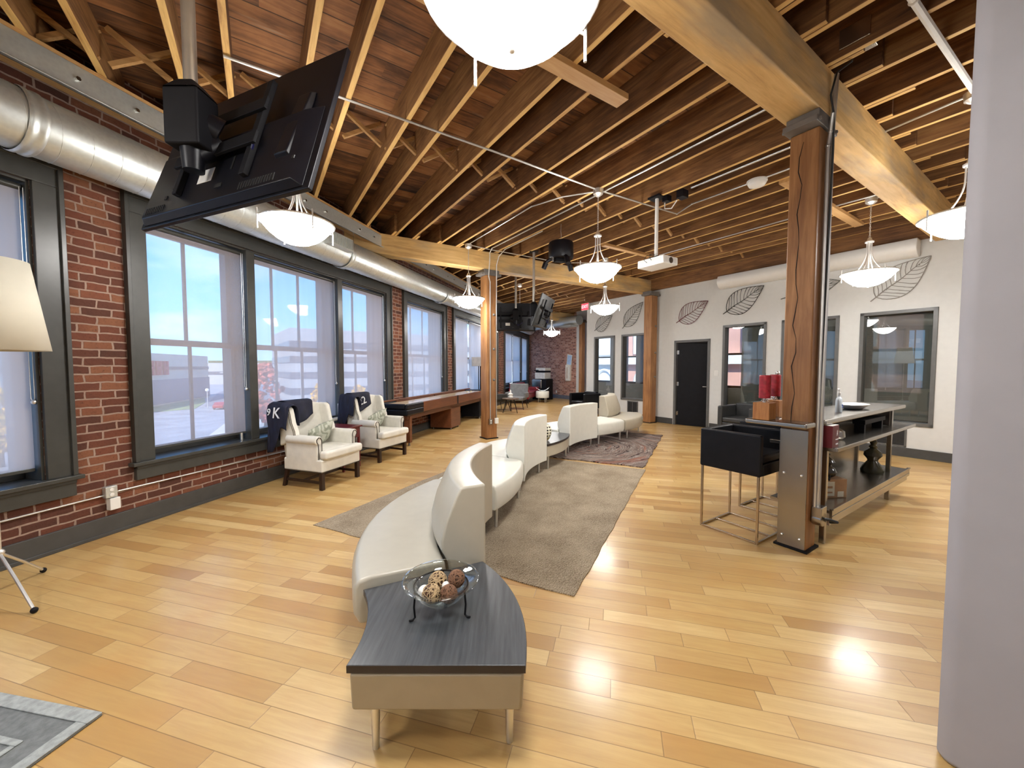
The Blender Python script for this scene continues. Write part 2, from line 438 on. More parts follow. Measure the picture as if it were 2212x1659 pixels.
def galv():
    t = NT('galvanised_steel')
    v = t.coords(); n1 = t.noise(v, 7, 4, 0.6); n2 = t.n('ShaderNodeTexVoronoi', {'Vector': v, 'Scale': 38.0}).outputs[0]
    c = t.ramp(t.math('ADD', t.math('MULTIPLY', n1, 0.6), t.math('MULTIPLY', n2, 0.5)), [(0.2, (0.60, 0.63, 0.62)), (0.8, (0.70, 0.74, 0.72))])
    return t.bsdf(c, t.math('MULTIPLY_ADD', n1, 0.2, 0.30), 0.75)
M['galv'] = galv()
M['steel'] = plain('brushed_steel', (0.40, 0.375, 0.34), 0.27, 1.0, var=0.05, scale=3)
M['chrome'] = plain('satin_nickel', (0.82, 0.81, 0.78), 0.38, 0.9, var=0.02)
M['pipe'] = plain('conduit_steel', (0.62, 0.61, 0.58), 0.35, 0.85, var=0.03)
M['pipe_white'] = plain('white_conduit', (0.80, 0.79, 0.75), 0.4, var=0.02)
M['alu'] = plain('aluminium', (0.75, 0.75, 0.74), 0.3, 0.9, var=0.02)
M['champ'] = plain('bronze_tube', (0.55, 0.46, 0.36), 0.25, 1.0, var=0.03)
M['white_plastic'] = plain('white_plastic', (0.80, 0.80, 0.77), 0.35, var=0.01)
M['black_plastic'] = plain('black_plastic', (0.005, 0.005, 0.008), 0.38, var=0.1, Specular_IOR_Level=0.25)
M['black_matte'] = plain('black_matte', (0.006, 0.006, 0.008), 0.6, var=0.1, Specular_IOR_Level=0.2)
M['black_leather'] = plain('black_leather', (0.006, 0.006, 0.008), 0.42, var=0.1, bump=0.1, Specular_IOR_Level=0.25)
M['dark_leather'] = plain('charcoal_leather', (0.035, 0.036, 0.036), 0.42, var=0.08, bump=0.1)
M['vinyl_white'] = plain('ivory_vinyl', (0.74, 0.735, 0.66), 0.33, var=0.012, bump=0.03)
M['vinyl_taupe'] = plain('taupe_vinyl', (0.50, 0.45, 0.35), 0.34, var=0.015, bump=0.03)
M['vinyl_greige'] = plain('greige_vinyl', (0.44, 0.415, 0.345), 0.32, var=0.015, bump=0.03)
M['vinyl_brown'] = plain('brown_taupe_vinyl', (0.33, 0.275, 0.185), 0.38, var=0.02, bump=0.04)
M['linen'] = plain('cream_linen', (0.70, 0.675, 0.60), 0.85, var=0.03, bump=0.15)
M['pillow'] = None
M['nail'] = plain('nailhead_bronze', (0.03, 0.022, 0.016), 0.4, 0.3)
M['dark_wood'] = wood('espresso_wood', [(0.3, (0.012, 0.006, 0.005)), (0.7, (0.035, 0.014, 0.010))], 0.35, 'z', bump=0.03)
M['red_wood'] = wood('cherry_red_wood', [(0.3, (0.085, 0.008, 0.010)), (0.7, (0.16, 0.016, 0.016))], 0.3, 'z', bump=0.03)
M['table_wood'] = wood('game_table_wood', [(0.3, (0.085, 0.028, 0.012)), (0.7, (0.19, 0.065, 0.026))], 0.35, 'x', bump=0.03)
M['play'] = plain('maple_playfield', (0.58, 0.45, 0.30), 0.2, var=0.05)
M['navy'] = plain('navy_cloth', (0.006, 0.007, 0.022), 0.8, var=0.15)
M['white_cloth'] = plain('white_cloth', (0.75, 0.76, 0.78), 0.8, var=0.02)
M['lampshade'] = plain('ivory_lampshade', (0.72, 0.68, 0.56), 0.8, var=0.01)
M['red_wax'] = plain('red_wax', (0.32, 0.012, 0.022), 0.45, var=0.18, scale=30)
M['box_wood'] = wood('candle_box_wood', [(0.3, (0.26, 0.09, 0.025)), (0.7, (0.50, 0.23, 0.07))], 0.5, 'z', 2.0)
M['silver'] = plain('silver_tinsel', (0.75, 0.78, 0.76), 0.25, 0.8)
M['maroon'] = plain('maroon_card', (0.13, 0.010, 0.018), 0.45)
M['white_ink'] = plain('white_ink', (0.85, 0.85, 0.85), 0.6, var=0.0)
M['blue_ink'] = plain('blue_ink', (0.03, 0.12, 0.45), 0.5, var=0.0)
M['cardboard'] = plain('cardboard', (0.36, 0.20, 0.10), 0.8)
M['cream_label'] = plain('cream_label', (0.60, 0.55, 0.42), 0.7)
M['porcelain'] = plain('white_porcelain', (0.82, 0.81, 0.78), 0.15, var=0.005)
M['red_leather'] = plain('red_leather', (0.19, 0.008, 0.018), 0.38, var=0.06)
M['grey_fabric'] = plain('grey_fabric', (0.17, 0.17, 0.17), 0.9, var=0.08, bump=0.2)
M['printer'] = plain('printer_grey', (0.62, 0.62, 0.60), 0.4)
M['gold'] = plain('gold_glaze', (0.62, 0.50, 0.22), 0.3, 0.7)
M['grille'] = plain('grille_charcoal', (0.03, 0.03, 0.03), 0.5)
M['leaf_black'] = plain('black_iron_wire', (0.012, 0.012, 0.012), 0.5)
M['leaf_red'] = plain('red_iron_wire', (0.11, 0.008, 0.020), 0.5)
M['leaf_grey'] = plain('grey_iron_wire', (0.10, 0.105, 0.095), 0.5)
M['leaf_tan'] = plain('bronze_iron_wire', (0.27, 0.255, 0.23), 0.5)
M['poster'] = plain('pale_blue_paper', (0.42, 0.58, 0.80), 0.5)
M['white_paper'] = plain('white_paper', (0.82, 0.81, 0.76), 0.6, var=0.02)
M['cable'] = plain('black_cable', (0.012, 0.012, 0.012), 0.5)
M['asphalt'] = plain('pale_asphalt', (0.33, 0.33, 0.35), 0.9, var=0.10, scale=0.3)
M['asphalt_dark'] = plain('dark_asphalt', (0.20, 0.20, 0.24), 0.9, var=0.08, scale=0.4)
M['concrete'] = plain('pale_concrete', (0.60, 0.55, 0.48), 0.9, var=0.05, scale=0.5)
M['lawn'] = plain('lawn_green', (0.22, 0.28, 0.13), 0.95, var=0.15, scale=0.8)
M['facade_cream'] = plain('cream_facade', (0.62, 0.57, 0.48), 0.8, var=0.03, scale=0.3)
M['facade_white'] = plain('white_facade', (0.42, 0.42, 0.43), 0.8, var=0.02, scale=0.3)
M['facade_grey'] = plain('grey_facade', (0.26, 0.27, 0.30), 0.8, var=0.03, scale=0.3)
M['facade_band'] = plain('dark_window_band', (0.10, 0.11, 0.14), 0.3, var=0.05, scale=0.5)
M['facade_red'] = plain('red_sign_paint', (0.45, 0.05, 0.08), 0.6)
M['tree_red'] = plain('red_foliage', (0.42, 0.11, 0.08), 0.9, var=0.3, scale=2)
M['tree_yellow'] = plain('yellow_foliage', (0.70, 0.42, 0.06), 0.9, var=0.2, scale=2)
M['tree_green'] = plain('dull_green_foliage', (0.10, 0.12, 0.05), 0.9, var=0.3, scale=2)
M['bark'] = plain('tree_bark', (0.10, 0.07, 0.05), 0.9)
M['car_red'] = plain('red_car_paint', (0.35, 0.03, 0.03), 0.3)
M['car_blue'] = plain('blue_car_paint', (0.10, 0.14, 0.30), 0.3)
M['car_dark'] = plain('dark_car_paint', (0.05, 0.05, 0.06), 0.3)
M['car_white'] = plain('white_car_paint', (0.6, 0.6, 0.6), 0.3)
M['car_glass'] = plain('car_glass', (0.02, 0.02, 0.03), 0.1)
M['pink_brick'] = plain('salmon_brick_facade', (0.72, 0.40, 0.31), 0.85, var=0.05, scale=1.0)
M['office_wall'] = plain('office_grey_paint', (0.22, 0.225, 0.22), 0.8, var=0.02)
M['terrac'] = plain('cream_stone', (0.80, 0.77, 0.70), 0.8, var=0.03)

def emit(name, col, s, base=(0.8, 0.8, 0.8)):
    t = NT(name)
    return t.bsdf(base, 0.3, 0, Emission_Color=col, Emission_Strength=s)
M['bowl_inside'] = emit('bowl_inside_glass', (1.0, 0.975, 0.94), LAMP_E*0.26, (0.9, 0.9, 0.88))
M['bowl'] = emit('lit_frosted_glass', (1.0, 0.975, 0.94), LAMP_E, (0.9, 0.9, 0.88))
M['exit_red'] = emit('exit_sign_red', (1.0, 0.03, 0.05), 3.0, (0.5, 0.02, 0.02))
M['exit_pale'] = emit('exit_letter_glow', (1.0, 0.45, 0.45), 3.0, (0.5, 0.2, 0.2))

def tabletop_mat():
    t = NT('slate_laminate')
    v = t.coords(scale=(30, 1.6, 1))
    g = t.noise(v, 2.0, 5, 0.6)
    c = t.ramp(g, [(0.3, (0.040, 0.044, 0.050)), (0.7, (0.085, 0.090, 0.098))])
    return t.bsdf(c, 0.30, 0, bump=g, bstr=0.05, bdist=0.002)
M['slate'] = tabletop_mat()
M['slate_edge'] = plain('black_edge_band', (0.022, 0.017, 0.018), 0.35)

def jute_mat():
    t = NT('jute_weave')
    v = t.coords(); sp = t.n('ShaderNodeSeparateXYZ', {0: v})
    w1 = t.n('ShaderNodeTexWave', {'Vector': t.coords(rot=(0, 0, rad(38))), 'Scale': 26.0, 'Distortion': 6.0, 'Detail': 3.0, 'Detail Scale': 3.0}).outputs[1]
    n1 = t.noise(v, 120, 4, 0.75); n2 = t.noise(v, 3.0, 3)
    f = t.math('ADD', t.math('ADD', t.math('MULTIPLY', w1, 0.26), t.math('MULTIPLY', n1, 0.46)), t.math('MULTIPLY', n2, 0.3))
    c = t.ramp(f, [(0.32, (0.14, 0.095, 0.055)), (0.5, (0.42, 0.33, 0.225)), (0.68, (0.62, 0.52, 0.38))])
    return t.bsdf(c, 0.95, 0, bump=t.math('ADD', w1, n1), bstr=0.9, bdist=0.008)
M['jute'] = jute_mat()
def swirl_mat():
    t = NT('swirl_shag')
    v = t.coords(loc=(0.0, 0.25, 0))
    nn = t.n('ShaderNodeTexNoise', {'Vector': v, 'Scale': 2.2, 'Detail': 4.0})
    dv = t.n('ShaderNodeVectorMath', {0: nn.outputs['Color'], 1: (0.34, 0.34, 0)}, operation='MULTIPLY')
    vv = t.n('ShaderNodeVectorMath', {0: v, 1: dv.outputs[0]}, operation='ADD')
    ln = t.n('ShaderNodeVectorMath', {0: vv.outputs[0]}, operation='LENGTH').outputs['Value']
    sp = t.n('ShaderNodeSeparateXYZ', {0: vv.outputs[0]})
    ang = t.math('ARCTAN2', sp.outputs[1], sp.outputs[0])
    cv = t.n('ShaderNodeCombineXYZ', {0: t.math('MULTIPLY', ln, 34.0), 1: t.math('MULTIPLY', ang, 1.5), 2: 0.0})
    g = t.noise(cv.outputs[0], 1.0, 3, 0.6, 0.3)
    fine = t.noise(v, 160, 3)
    c = t.ramp(t.math('ADD', t.math('MULTIPLY', g, 0.85), t.math('MULTIPLY', fine, 0.15)), [(0.36, (0.015, 0.011, 0.015)), (0.43, (0.10, 0.05, 0.045)), (0.48, (0.42, 0.32, 0.26)), (0.52, (0.03, 0.022, 0.03)), (0.57, (0.62, 0.53, 0.45)), (0.62, (0.10, 0.06, 0.07)), (0.7, (0.5, 0.40, 0.34))])
    rr = t.ramp(t.noise(cv.outputs[0], 0.5, 2), [(0.56, (0, 0, 0)), (0.68, (0.75,)*3)])
    c = t.mix(rr, c, (0.33, 0.10, 0.05))
    return t.bsdf(c, 0.95, 0, bump=t.math('ADD', g, fine), bstr=1.0, bdist=0.02)
M['swirl'] = swirl_mat()
def pillow_mat():
    t = NT('sage_pillow_print')
    w = t.n('ShaderNodeTexWave', {'Vector': t.coords(), 'Scale': 4.0, 'Distortion': 18.0, 'Detail': 3.0}).outputs[1]
    c = t.ramp(w, [(0.35, (0.30, 0.32, 0.25)), (0.75, (0.50, 0.51, 0.43))])
    return t.bsdf(c, 0.9, 0, bump=w, bstr=0.5, bdist=0.01)
M['pillow'] = pillow_mat()
def mosaic_mat():
    t = NT('mosaic_vase')
    tc_ = t.t.nodes.new('ShaderNodeTexCoord'); sp = t.n('ShaderNodeSeparateXYZ', {0: tc_.outputs['Object']})
    ang = t.math('MULTIPLY', t.math('ARCTAN2', sp.outputs[1], sp.outputs[0]), 7.0)
    z = t.math('MULTIPLY', sp.outputs[2], 75.0)
    a = t.math('SINE', t.math('ADD', ang, z)); b = t.math('SINE', t.math('SUBTRACT', ang, z))
    f = t.math('GREATER_THAN', t.math('MULTIPLY', a, b), 0.22)
    return t.bsdf(t.mix(f, (0.78, 0.76, 0.62), (0.015, 0.015, 0.015)), 0.25)
M['mosaic'] = mosaic_mat()

# ------------------------------------------------------------------ the room: outline
CZ = 4.10                                     # underside of the roof boards
wk0, wk1 = -7.0, 16.95
def G_wall_y(x, off=0.0):                      # y (grid frame) of the window wall at grid x, off = metres into the room
    return 1.34 - off/0.7478 + (x + 4.68)*0.8878
room = [w2w(wk0, 0.02), w2w(wk0, -12.5), g2w(9.0, -9.0), g2w(9.0, 13.4), w2w(wk1, 0.02)]
room_ccw = room
fl = MB(); fl.prism(room_ccw, -0.12, 0.0)
# floor of the offices behind the white wall is the same slab
o = struct(fl.build('floor', M['floor']))
# ceiling boards: mesh in the grid frame so the boards follow the beams
def w2g(p):
    dx, dy = p[0]-L1.x, p[1]-L1.y
    return (dx*math.cos(GA)+dy*math.sin(GA), -dx*math.sin(GA)+dy*math.cos(GA))
outer = [w2w(wk0, 0.4), w2w(wk0, -12.5), g2w(9.0, -9.0), g2w(9.0, 13.6), w2w(wk1+0.3, 0.4)]
cb = MB(); cb.prism([w2g(p) for p in outer], CZ, CZ+0.3)
struct(cb.build('ceiling', M['deck'], loc=(L1.x, L1.y, 0), rotz=GA))

# ------------------------------------------------------------------ window wall
GROUPS = [  # (outer k0, outer k1, mullion centres, [(panes per row) ...])
    (-4.10, -0.52, [-2.55, -1.60], [2, 2, 2]),
    (-0.085, 4.19, [1.15, 2.73], [2, 3, 2]),
    (4.66, 6.78, [], [3]),
    (7.22, 11.35, [8.52, 9.98], [2, 2, 2]),
    (12.25, 16.72, [13.75, 15.2], [2, 2, 2]),
]
CW = 0.15; SILL = 0.60; HEAD = 2.92; TOPC = 3.07; BOTC = 0.43
wl = MB(); T = 0.42
ks = [wk0]
for g in GROUPS: ks += [g[0]+CW, g[1]-CW]
ks.append(wk1)
for i in range(0, len(ks), 2): wl.box(ks[i], ks[i+1], 0, T, 0, CZ)
for g in GROUPS:
    wl.box(g[0]+CW, g[1]-CW, 0, T, 0, SILL-0.02)
    wl.box(g[0]+CW, g[1]-CW, 0, T, HEAD, CZ)
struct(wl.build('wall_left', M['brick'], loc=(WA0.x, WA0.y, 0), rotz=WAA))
bb = MB(); bb.box(wk0, wk1, -0.025, 0.0, 0, 0.17); bb.box(wk0, wk1, -0.035, 0.0, 0.0, 0.03)
struct(bb.build('baseboard_left', M['base'], loc=(WA0.x, WA0.y, 0), rotz=WAA, bevel=0.004))

WL = (WA0.x, WA0.y, 0)
SHADES = []
for gi, (a, b, mul, cols) in enumerate(GROUPS):
    wroot = bpy.data.objects.new('window_%d' % (gi+1), None); COL.objects.link(wroot); struct(wroot)
    wroot.location = WL; wroot.rotation_euler = (0, 0, WAA)
    c = MB()      # casing: flat board with a raised back band
    for (x0, x1) in ((a, a+CW), (b-CW, b)):
        c.box(x0, x1, -0.035, 0.0, SILL, HEAD)
    c.box(a, b, -0.035, 0.0, HEAD, TOPC)
    c.box(a-0.02, a+0.012, -0.055, 0.0, SILL, TOPC); c.box(b-0.012, b+0.02, -0.055, 0.0, SILL, TOPC)
    c.box(a-0.02, b+0.02, -0.055, 0.0, TOPC-0.012, TOPC+0.025)
    # jamb linings
    c.box(a+CW, a+CW+0.02, 0.0, T, SILL, HEAD); c.box(b-CW-0.02, b-CW, 0.0, T, SILL, HEAD)
    c.box(a+CW, b-CW, 0.0, T, HEAD-0.02, HEAD)
    c.build('window_frame', M['trim'], wroot, bevel=0.004)
    s = MB(); s.box(a-0.05, b+0.05, -0.075, T, SILL-0.035, SILL); s.build('window_sill', M['trim'], wroot, bevel=0.006)
    s = MB(); s.box(a-0.01, b+0.01, -0.04, 0.0, BOTC, SILL-0.035); s.box(a-0.01, b+0.01, -0.05, 0, SILL-0.065, SILL-0.035); s.build('apron', M['trim'], wroot, bevel=0.004)
    edges = [a+CW+0.02] + mul + [b-CW-0.02]
    for mk in mul:
        thin = mk in (8.52, 13.75)
        q = MB(); q.box(mk-0.055, mk+0.055, -0.03 if not thin else 0.17, T-0.02, SILL, HEAD-0.02) if not thin else q.box(mk-0.016, mk+0.016, 0.17, T-0.02, SILL, HEAD-0.02); q.build('mullion', M['trim'], wroot, bevel=0.005)
    YS = 0.20   # sashes stand this far out from the room face
    for wi in range(len(edges)-1):
        x0 = edges[wi] + (0.055 if wi > 0 else 0.0); x1 = edges[wi+1] - (0.055 if wi < len(edges)-2 else 0.0)
        q = MB(); fw = 0.045
        for (z0, z1, yo) in ((SILL, 1.765, YS), (1.735, HEAD-0.02, YS+0.045)):
            bt = 0.085 if z0 == SILL else 0.05
            q.box(x0, x0+fw, yo, yo+0.04, z0, z1); q.box(x1-fw, x1, yo, yo+0.04, z0, z1)
            q.box(x0, x1, yo, yo+0.04, z0, z0+bt); q.box(x0, x1, yo, yo+0.04, z1-0.05, z1)
            n = cols[wi]
            for k in range(1, n):
                xm = x0+fw+(x1-x0-2*fw)*k/n
                q.box(xm-0.014, xm+0.014, yo+0.005, yo+0.035, z0+0.03, z1-0.03)
        sash = q.build('sash', M['trim'], wroot, bevel=0.004)
        p = MB(); p.box(x0+0.02, x1-0.02, YS+0.018, YS+0.022, SILL+0.03, 1.75); p.box(x0+0.02, x1-0.02, YS+0.063, YS+0.067, 1.76, HEAD-0.05)
        p.build('pane', M['glass'], sash)
        SHADES.append((gi, wi, x0, x1))

# roller shades: one thing per sash window
shade_labels = {
 (0, 2): 'pulled-down grey solar roller shade behind the ivory floor lamp at the left edge',
 (1, 0): 'see-through roller shade with the widest sky view, right of the brick pier',
 (1, 1): 'see-through solar roller shade on the middle window above the near cream wing chair',
 (1, 2): 'see-through solar roller shade on the window above the far cream wing chair',
 (2, 0): 'whitish roller shade on the single window above the near half of the shuffleboard table',
 (3, 0): 'opaque white roller shade just beyond the second narrow brick pier, above the long game table',
 (3, 1): 'opaque white roller shade left of the near wooden post, behind the small far lamp',
 (3, 2): 'white roller shade hidden mostly behind the wooden post with conduits',
 (4, 0): 'pale roller shade above the grey lounge chair, leftmost of the three at the far end',
 (4, 1): 'pale roller shade in the middle of the three above the red sofa',
 (4, 2): 'pale roller shade nearest the far brick wall, beside the printer',
}
for (gi, wi, x0, x1) in SHADES:
    lab = shade_labels.get((gi, wi))
    if gi == 0 and wi < 2: continue
    t = thing('roller_shade', lab, 'window shade', WL, WAA)
    mt = {0: 'shade_mid', 1: 'shade_open', 2: 'shade_mid', 3: 'shade_dense', 4: 'shade_dense'}[gi]
    if gi == 1 and wi > 0: mt = 'shade_half'
    zb = 0.70 if gi < 4 else 0.80
    q = MB(); q.box(x0+0.012, x1-0.012, 0.050, 0.0515, zb, HEAD-0.05); q.build('fabric', M[mt], t)
    q = MB(); q.cyl((x0+0.01, 0.055, HEAD-0.055), (x1-0.01, 0.055, HEAD-0.055), 0.026, seg=14); q.build('roller', M['trim'] if gi < 4 else M['alu'], t, smooth=True)
    q = MB(); q.box(x0+0.012, x1-0.012, 0.043, 0.06, zb-0.025, zb); q.build('bottom_rail', M['trim'], t, bevel=0.003)
    q = MB()
    xa = x1-0.02 if wi < 3 else x0+0.02
    zz = [HEAD-0.06 - (HEAD-0.06-1.25)*i/14 for i in range(15)]
    q.tube([(xa+0.0, 0.03, z) for z in zz] + [(xa+0.006, 0.02, 1.22), (xa+0.014, 0.02, 1.22)] + [(xa+0.02, 0.03, z) for z in reversed(zz)], 0.0025, 5)
    q.sphere((xa+0.01, 0.02, 1.22), 0.018, 10, 8)
    q.build('bead_chain', M['chrome'], t, smooth=True)

# ------------------------------------------------------------------ far brick wall and white return (grid x = 7.94)
GO = (L1.x, L1.y, 0)
b_ = MB(); b_.box(-13.6, -8.96, 0, 0.3, 0, CZ)     # local x = -grid y
def gyplane(name, mat, x, y0, y1, z0, z1, th, kind=True):
    """wall in the plane grid x = const; local x runs along -y of the grid, local y = +x of the grid"""
    q = MB(); q.box(-y1, -y0, 0, th, z0, z1)
    c = g2w(x, 0)
    o = q.build(name, mat, loc=(c[0], c[1], 0), rotz=GA-math.pi/2)
    return struct(o)
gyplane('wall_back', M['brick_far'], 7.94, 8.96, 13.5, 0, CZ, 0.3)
gyplane('wall_back_white', M['white_wall'], 7.93, 8.02, 8.96, 0, CZ, 0.3)
q = MB(); c0 = g2w(7.94, 0); q.box(-13.5, -8.0, -0.02, 0, 0, 0.17)
struct(q.build('baseboard_back', plain('baseboard_slate', (0.14, 0.15, 0.19), 0.5), loc=(c0[0], c0[1], 0), rotz=GA-math.pi/2, bevel=0.004))

# ------------------------------------------------------------------ white office wall (grid x = 5.18)
RX = 5.18; RY = 2.26
WP = (g2w(RX, RY)[0], g2w(RX, RY)[1], 0); WR = GA-math.pi/2     # local x = k (towards the camera), local y = into the offices
OPEN = [(-2.90, -2.05, 0.52, 2.42), (-1.80, -0.94, 0.52, 2.42), (-0.07, 0.87, 0.0, 2.15), (1.16, 2.07, 0.52, 2.43), (2.35, 3.28, 0.52, 2.43), (3.57, 4.51, 0.52, 2.43)]
wr = MB(); TH = 0.14
xs = -3.24
for (a, b, z0, z1) in OPEN:
    wr.box(xs, a, 0, TH, 0, CZ); xs = b
    if z0 > 0: wr.box(a, b, 0, TH, 0, z0)
    wr.box(a, b, 0, TH, z1, CZ)
wr.box(xs, 11.0, 0, TH, 0, CZ)
struct(wr.build('wall_right', M['white_wall'], loc=WP, rotz=WR))
bb = MB()
xs = -3.24
for a, b in ((-0.07, 0.87), (11.0, 11.0)):
    bb.box(xs, a-0.02, -0.02, 0, 0, 0.15); xs = b+0.02
struct(bb.build('baseboard_right', M['base'], loc=WP, rotz=WR, bevel=0.004))
wn_ = 6
for i, (a, b, z0, z1) in enumerate(OPEN):
    if i == 2: continue
    root = bpy.data.objects.new('window_%d' % wn_, None); wn_ += 1; COL.objects.link(root); struct(root)
    root.location = WP; root.rotation_euler = (0, 0, WR)
    q = MB(); f = 0.055; y0, y1 = -0.02, TH+0.01
    q.box(a, a+f, y0, y1, z0, z1); q.box(b-f, b, y0, y1, z0, z1); q.box(a, b, y0, y1, z1-f, z1); q.box(a, b, y0, y1, z0, z0+f)
    q.build('window_frame', M['trim_grey'], root, bevel=0.005)
    q = MB(); q.box(a+f, b-f, 0.075, 0.081, z0+f, z1-f); q.build('pane', M['office_glass'], root)
# door: frame and open black leaf
droot = bpy.data.objects.new('door_1', None); COL.objects.link(droot); struct(droot)
droot.location = WP; droot.rotation_euler = (0, 0, WR)
a, b, z0, z1 = OPEN[2]; q = MB(); f = 0.06
q.box(a, a+f, -0.02, TH+0.01, 0, z1); q.box(b-f, b, -0.02, TH+0.01, 0, z1); q.box(a, b, -0.02, TH+0.01, z1-f, z1)
q.build('door_frame', M['trim_grey'], droot, bevel=0.004)
q = MB(); q.box(0, 0.8, -0.02, 0.022, 0.01, z1-f-0.01); leaf = q.build('door_leaf', M['black_matte'], droot, loc=(a+f+0.025, 0.03, 0), rotz=rad(14), bevel=0.003)
q = MB(); q.cyl((0.74, -0.02, 1.0), (0.74, -0.07, 1.0), 0.012); q.cyl((0.74, -0.065, 1.0), (0.62, -0.065, 1.0), 0.009); q.build('door_handle', M['chrome'], leaf, smooth=True)
for hz in (0.3, 1.05, 1.85):
    q = MB(); q.box(-0.02, 0.035, -0.026, -0.02, hz-0.05, hz+0.05); q.cyl((-0.006, -0.03, hz-0.05), (-0.006, -0.03, hz+0.05), 0.008, seg=8); q.build('hinge', M['steel'], leaf)

# offices behind: back wall with street windows, partition walls and the view across that street
ob = MB(); BW = 2.76
street = [(-5.75, -4.75), (-4.1, -3.5), (-3.3, -2.55), (-0.4, 0.5), (1.45, 2.3), (3.0, 3.9), (5.0, 5.8)]
xs = -6.70
for (a, b) in street:
    ob.box(xs, a, BW, BW+0.3, 0, CZ); ob.box(a, b, BW, BW+0.3, 0, 0.85); ob.box(a, b, BW, BW+0.3, 2.9, CZ); xs = b
ob.box(xs, 11, BW, BW+0.3, 0, CZ)
struct(ob.build('wall_office_back', M['office_wall'], loc=WP, rotz=WR))
ob = MB()
for kx in (-0.66, 2.65, 4.9): ob.box(kx-0.05, kx+0.05, TH, BW, 0, CZ)
struct(ob.build('wall_office_partition', M['office_wall'], loc=WP, rotz=WR))
for i, (a, b) in enumerate(street):
    root = bpy.data.objects.new('window_%d' % wn_, None); wn_ += 1; COL.objects.link(root); struct(root)
    root.location = WP; root.rotation_euler = (0, 0, WR)
    q = MB(); q.box(a, a+0.05, BW+0.1, BW+0.15, 0.85, 2.9); q.box(b-0.05, b, BW+0.1, BW+0.15, 0.85, 2.9)
    q.box(a, b, BW+0.1, BW+0.15, 0.85, 0.92); q.box(a, b, BW+0.1, BW+0.15, 2.84, 2.9); q.box(a, b, BW+0.1, BW+0.15, 1.83, 1.89)
    q.build('window_frame', M['trim'], root, bevel=0.004)
    q = MB(); q.box(a+0.04, b-0.04, BW+0.12, BW+0.124, 0.9, 2.86); q.build('pane', M['glass'], root)
# dark shades hung in the three nearest office windows
for (a, b, z0, z1, lab, part_) in ((1.50, 2.02, 0.57, 2.38, 'charcoal roller shade covering the right part of the office window beside the open door', 0),
                       (2.40, 3.23, 0.57, 2.38, 'charcoal roller shade in the office window behind the big wooden post', 0),
                       (3.62, 4.46, 0.57, 2.38, 'charcoal roller shade in the rightmost office window, with the lamp mirrored in its glass', 0)):
    t = thing('roller_shade', lab, 'window shade', WP, WR)
    q = MB(); q.box(a, b, 0.16, 0.162, z0, z1); q.build('fabric', M['shade_dark'], t)
    q = MB(); q.cyl((a, 0.18, z1), (b, 0.18, z1), 0.022, seg=12); q.build('roller', M['black_plastic'], t, smooth=True)
    q = MB(); q.box(a, b, 0.155, 0.17, z0-0.0, z0+0.02); q.build('bottom_rail', M['black_plastic'], t)

# partition at the right edge of the picture, right next to the camera
pn = MB(); pn.prism([(-1.58, -3.36), (-1.61, -3.39), (-1.61, -9.0), (1.2, -9.0), (1.2, -3.36)][::-1], 0, CZ)
struct(pn.build('wall_partition', M['grey_wall'], loc=GO, rotz=GA, bevel=0.02))
# walls behind the camera close the room
q = MB(); q.prism([w2w(wk0-0.3, 0.4), w2w(wk0-0.3, -12.6), w2w(wk0, -12.6), w2w(wk0, 0.4)], 0, CZ)
struct(q.build('wall_behind', M['white_wall']))
A_ = w2w(wk0, -12.5); B_ = g2w(9.0, -9.0); D_ = g2w(9.3, -9.0); E_ = g2w(9.3, 13.6); F_ = g2w(9.0, 13.6)
q = MB(); q.prism([g2w(-9.0, -9.2), g2w(9.3, -9.2), g2w(9.3, -9.0), g2w(-9.0, -9.0)], 0, CZ)
struct(q.build('wall_south', M['white_wall']))
q = MB(); q.prism([w2w(wk1, 0.42), w2w(wk1, -0.35), g2w(7.6, 13.3), g2w(9.3, 13.3), g2w(9.3, 13.7)], 0, CZ)

# ------------------------------------------------------------------ beams, posts, joists
def beam(x0, x1, y, z0, z1, w, label, rot=0.0, pivot=None):
    c = g2w((x0+x1)/2, y)
    q = MB(); q.box(-(x1-x0)/2, (x1-x0)/2, -w/2, w/2, z0, z1)
    o = q.build('wooden_beam', M['beam'], loc=(c[0], c[1], 0), rotz=GA+rot, bevel=0.012, seg=2)
    return tag(o, label, 'beam')
beam(-7.45, 5.16, -2.30, 3.45, 3.80, 0.25, 'massive honey timber beam at the upper right, resting on the big post')
beam(-2.55, 5.10, 3.26, 3.45, 3.80, 0.26, 'long timber beam farther back, resting on the post with conduits', rot=rad(-2.0))
beam(4.2, 7.9, 9.2, 3.45, 3.80, 0.24, 'short timber beam at the far end near the exit sign')

def post(x, y, w, label, brack=True, rot=0.0, zt=3.34):
    c = g2w(x, y)
    t = thing('wooden_post', label, 'post', (c[0], c[1], 0), GA+rot)
    q = MB(); q.box(-w/2, w/2, -w/2, w/2, 0.01, zt); q.build('post', M['post'], t, bevel=0.014, seg=2)
    q = MB(); q.box(-w/2-0.02, w/2+0.02, -w/2-0.02, w/2+0.02, 0.0, 0.018); q.build('base_plate', M['black_matte'], t, bevel=0.002)
    q = MB()
    q.box(-w/2-0.10, w/2+0.10, -w/2-0.015, w/2+0.015, zt, zt+0.045); q.box(-w/2-0.05, w/2+0.05, -w/2-0.01, w/2+0.01, zt+0.045, 3.45)
    for sx in (-1, 1): q.cyl((sx*(w/2+0.06), -w/2-0.03, zt+0.02), (sx*(w/2+0.06), w/2+0.03, zt+0.02), 0.014, seg=8)
    q.build('cast_iron_cap', plain('cast_iron', (0.13, 0.12, 0.11), 0.6) if not M.get('iron') else M['iron'], t, bevel=0.006)
    return t
M['iron'] = plain('cast_iron', (0.16, 0.145, 0.13), 0.6)
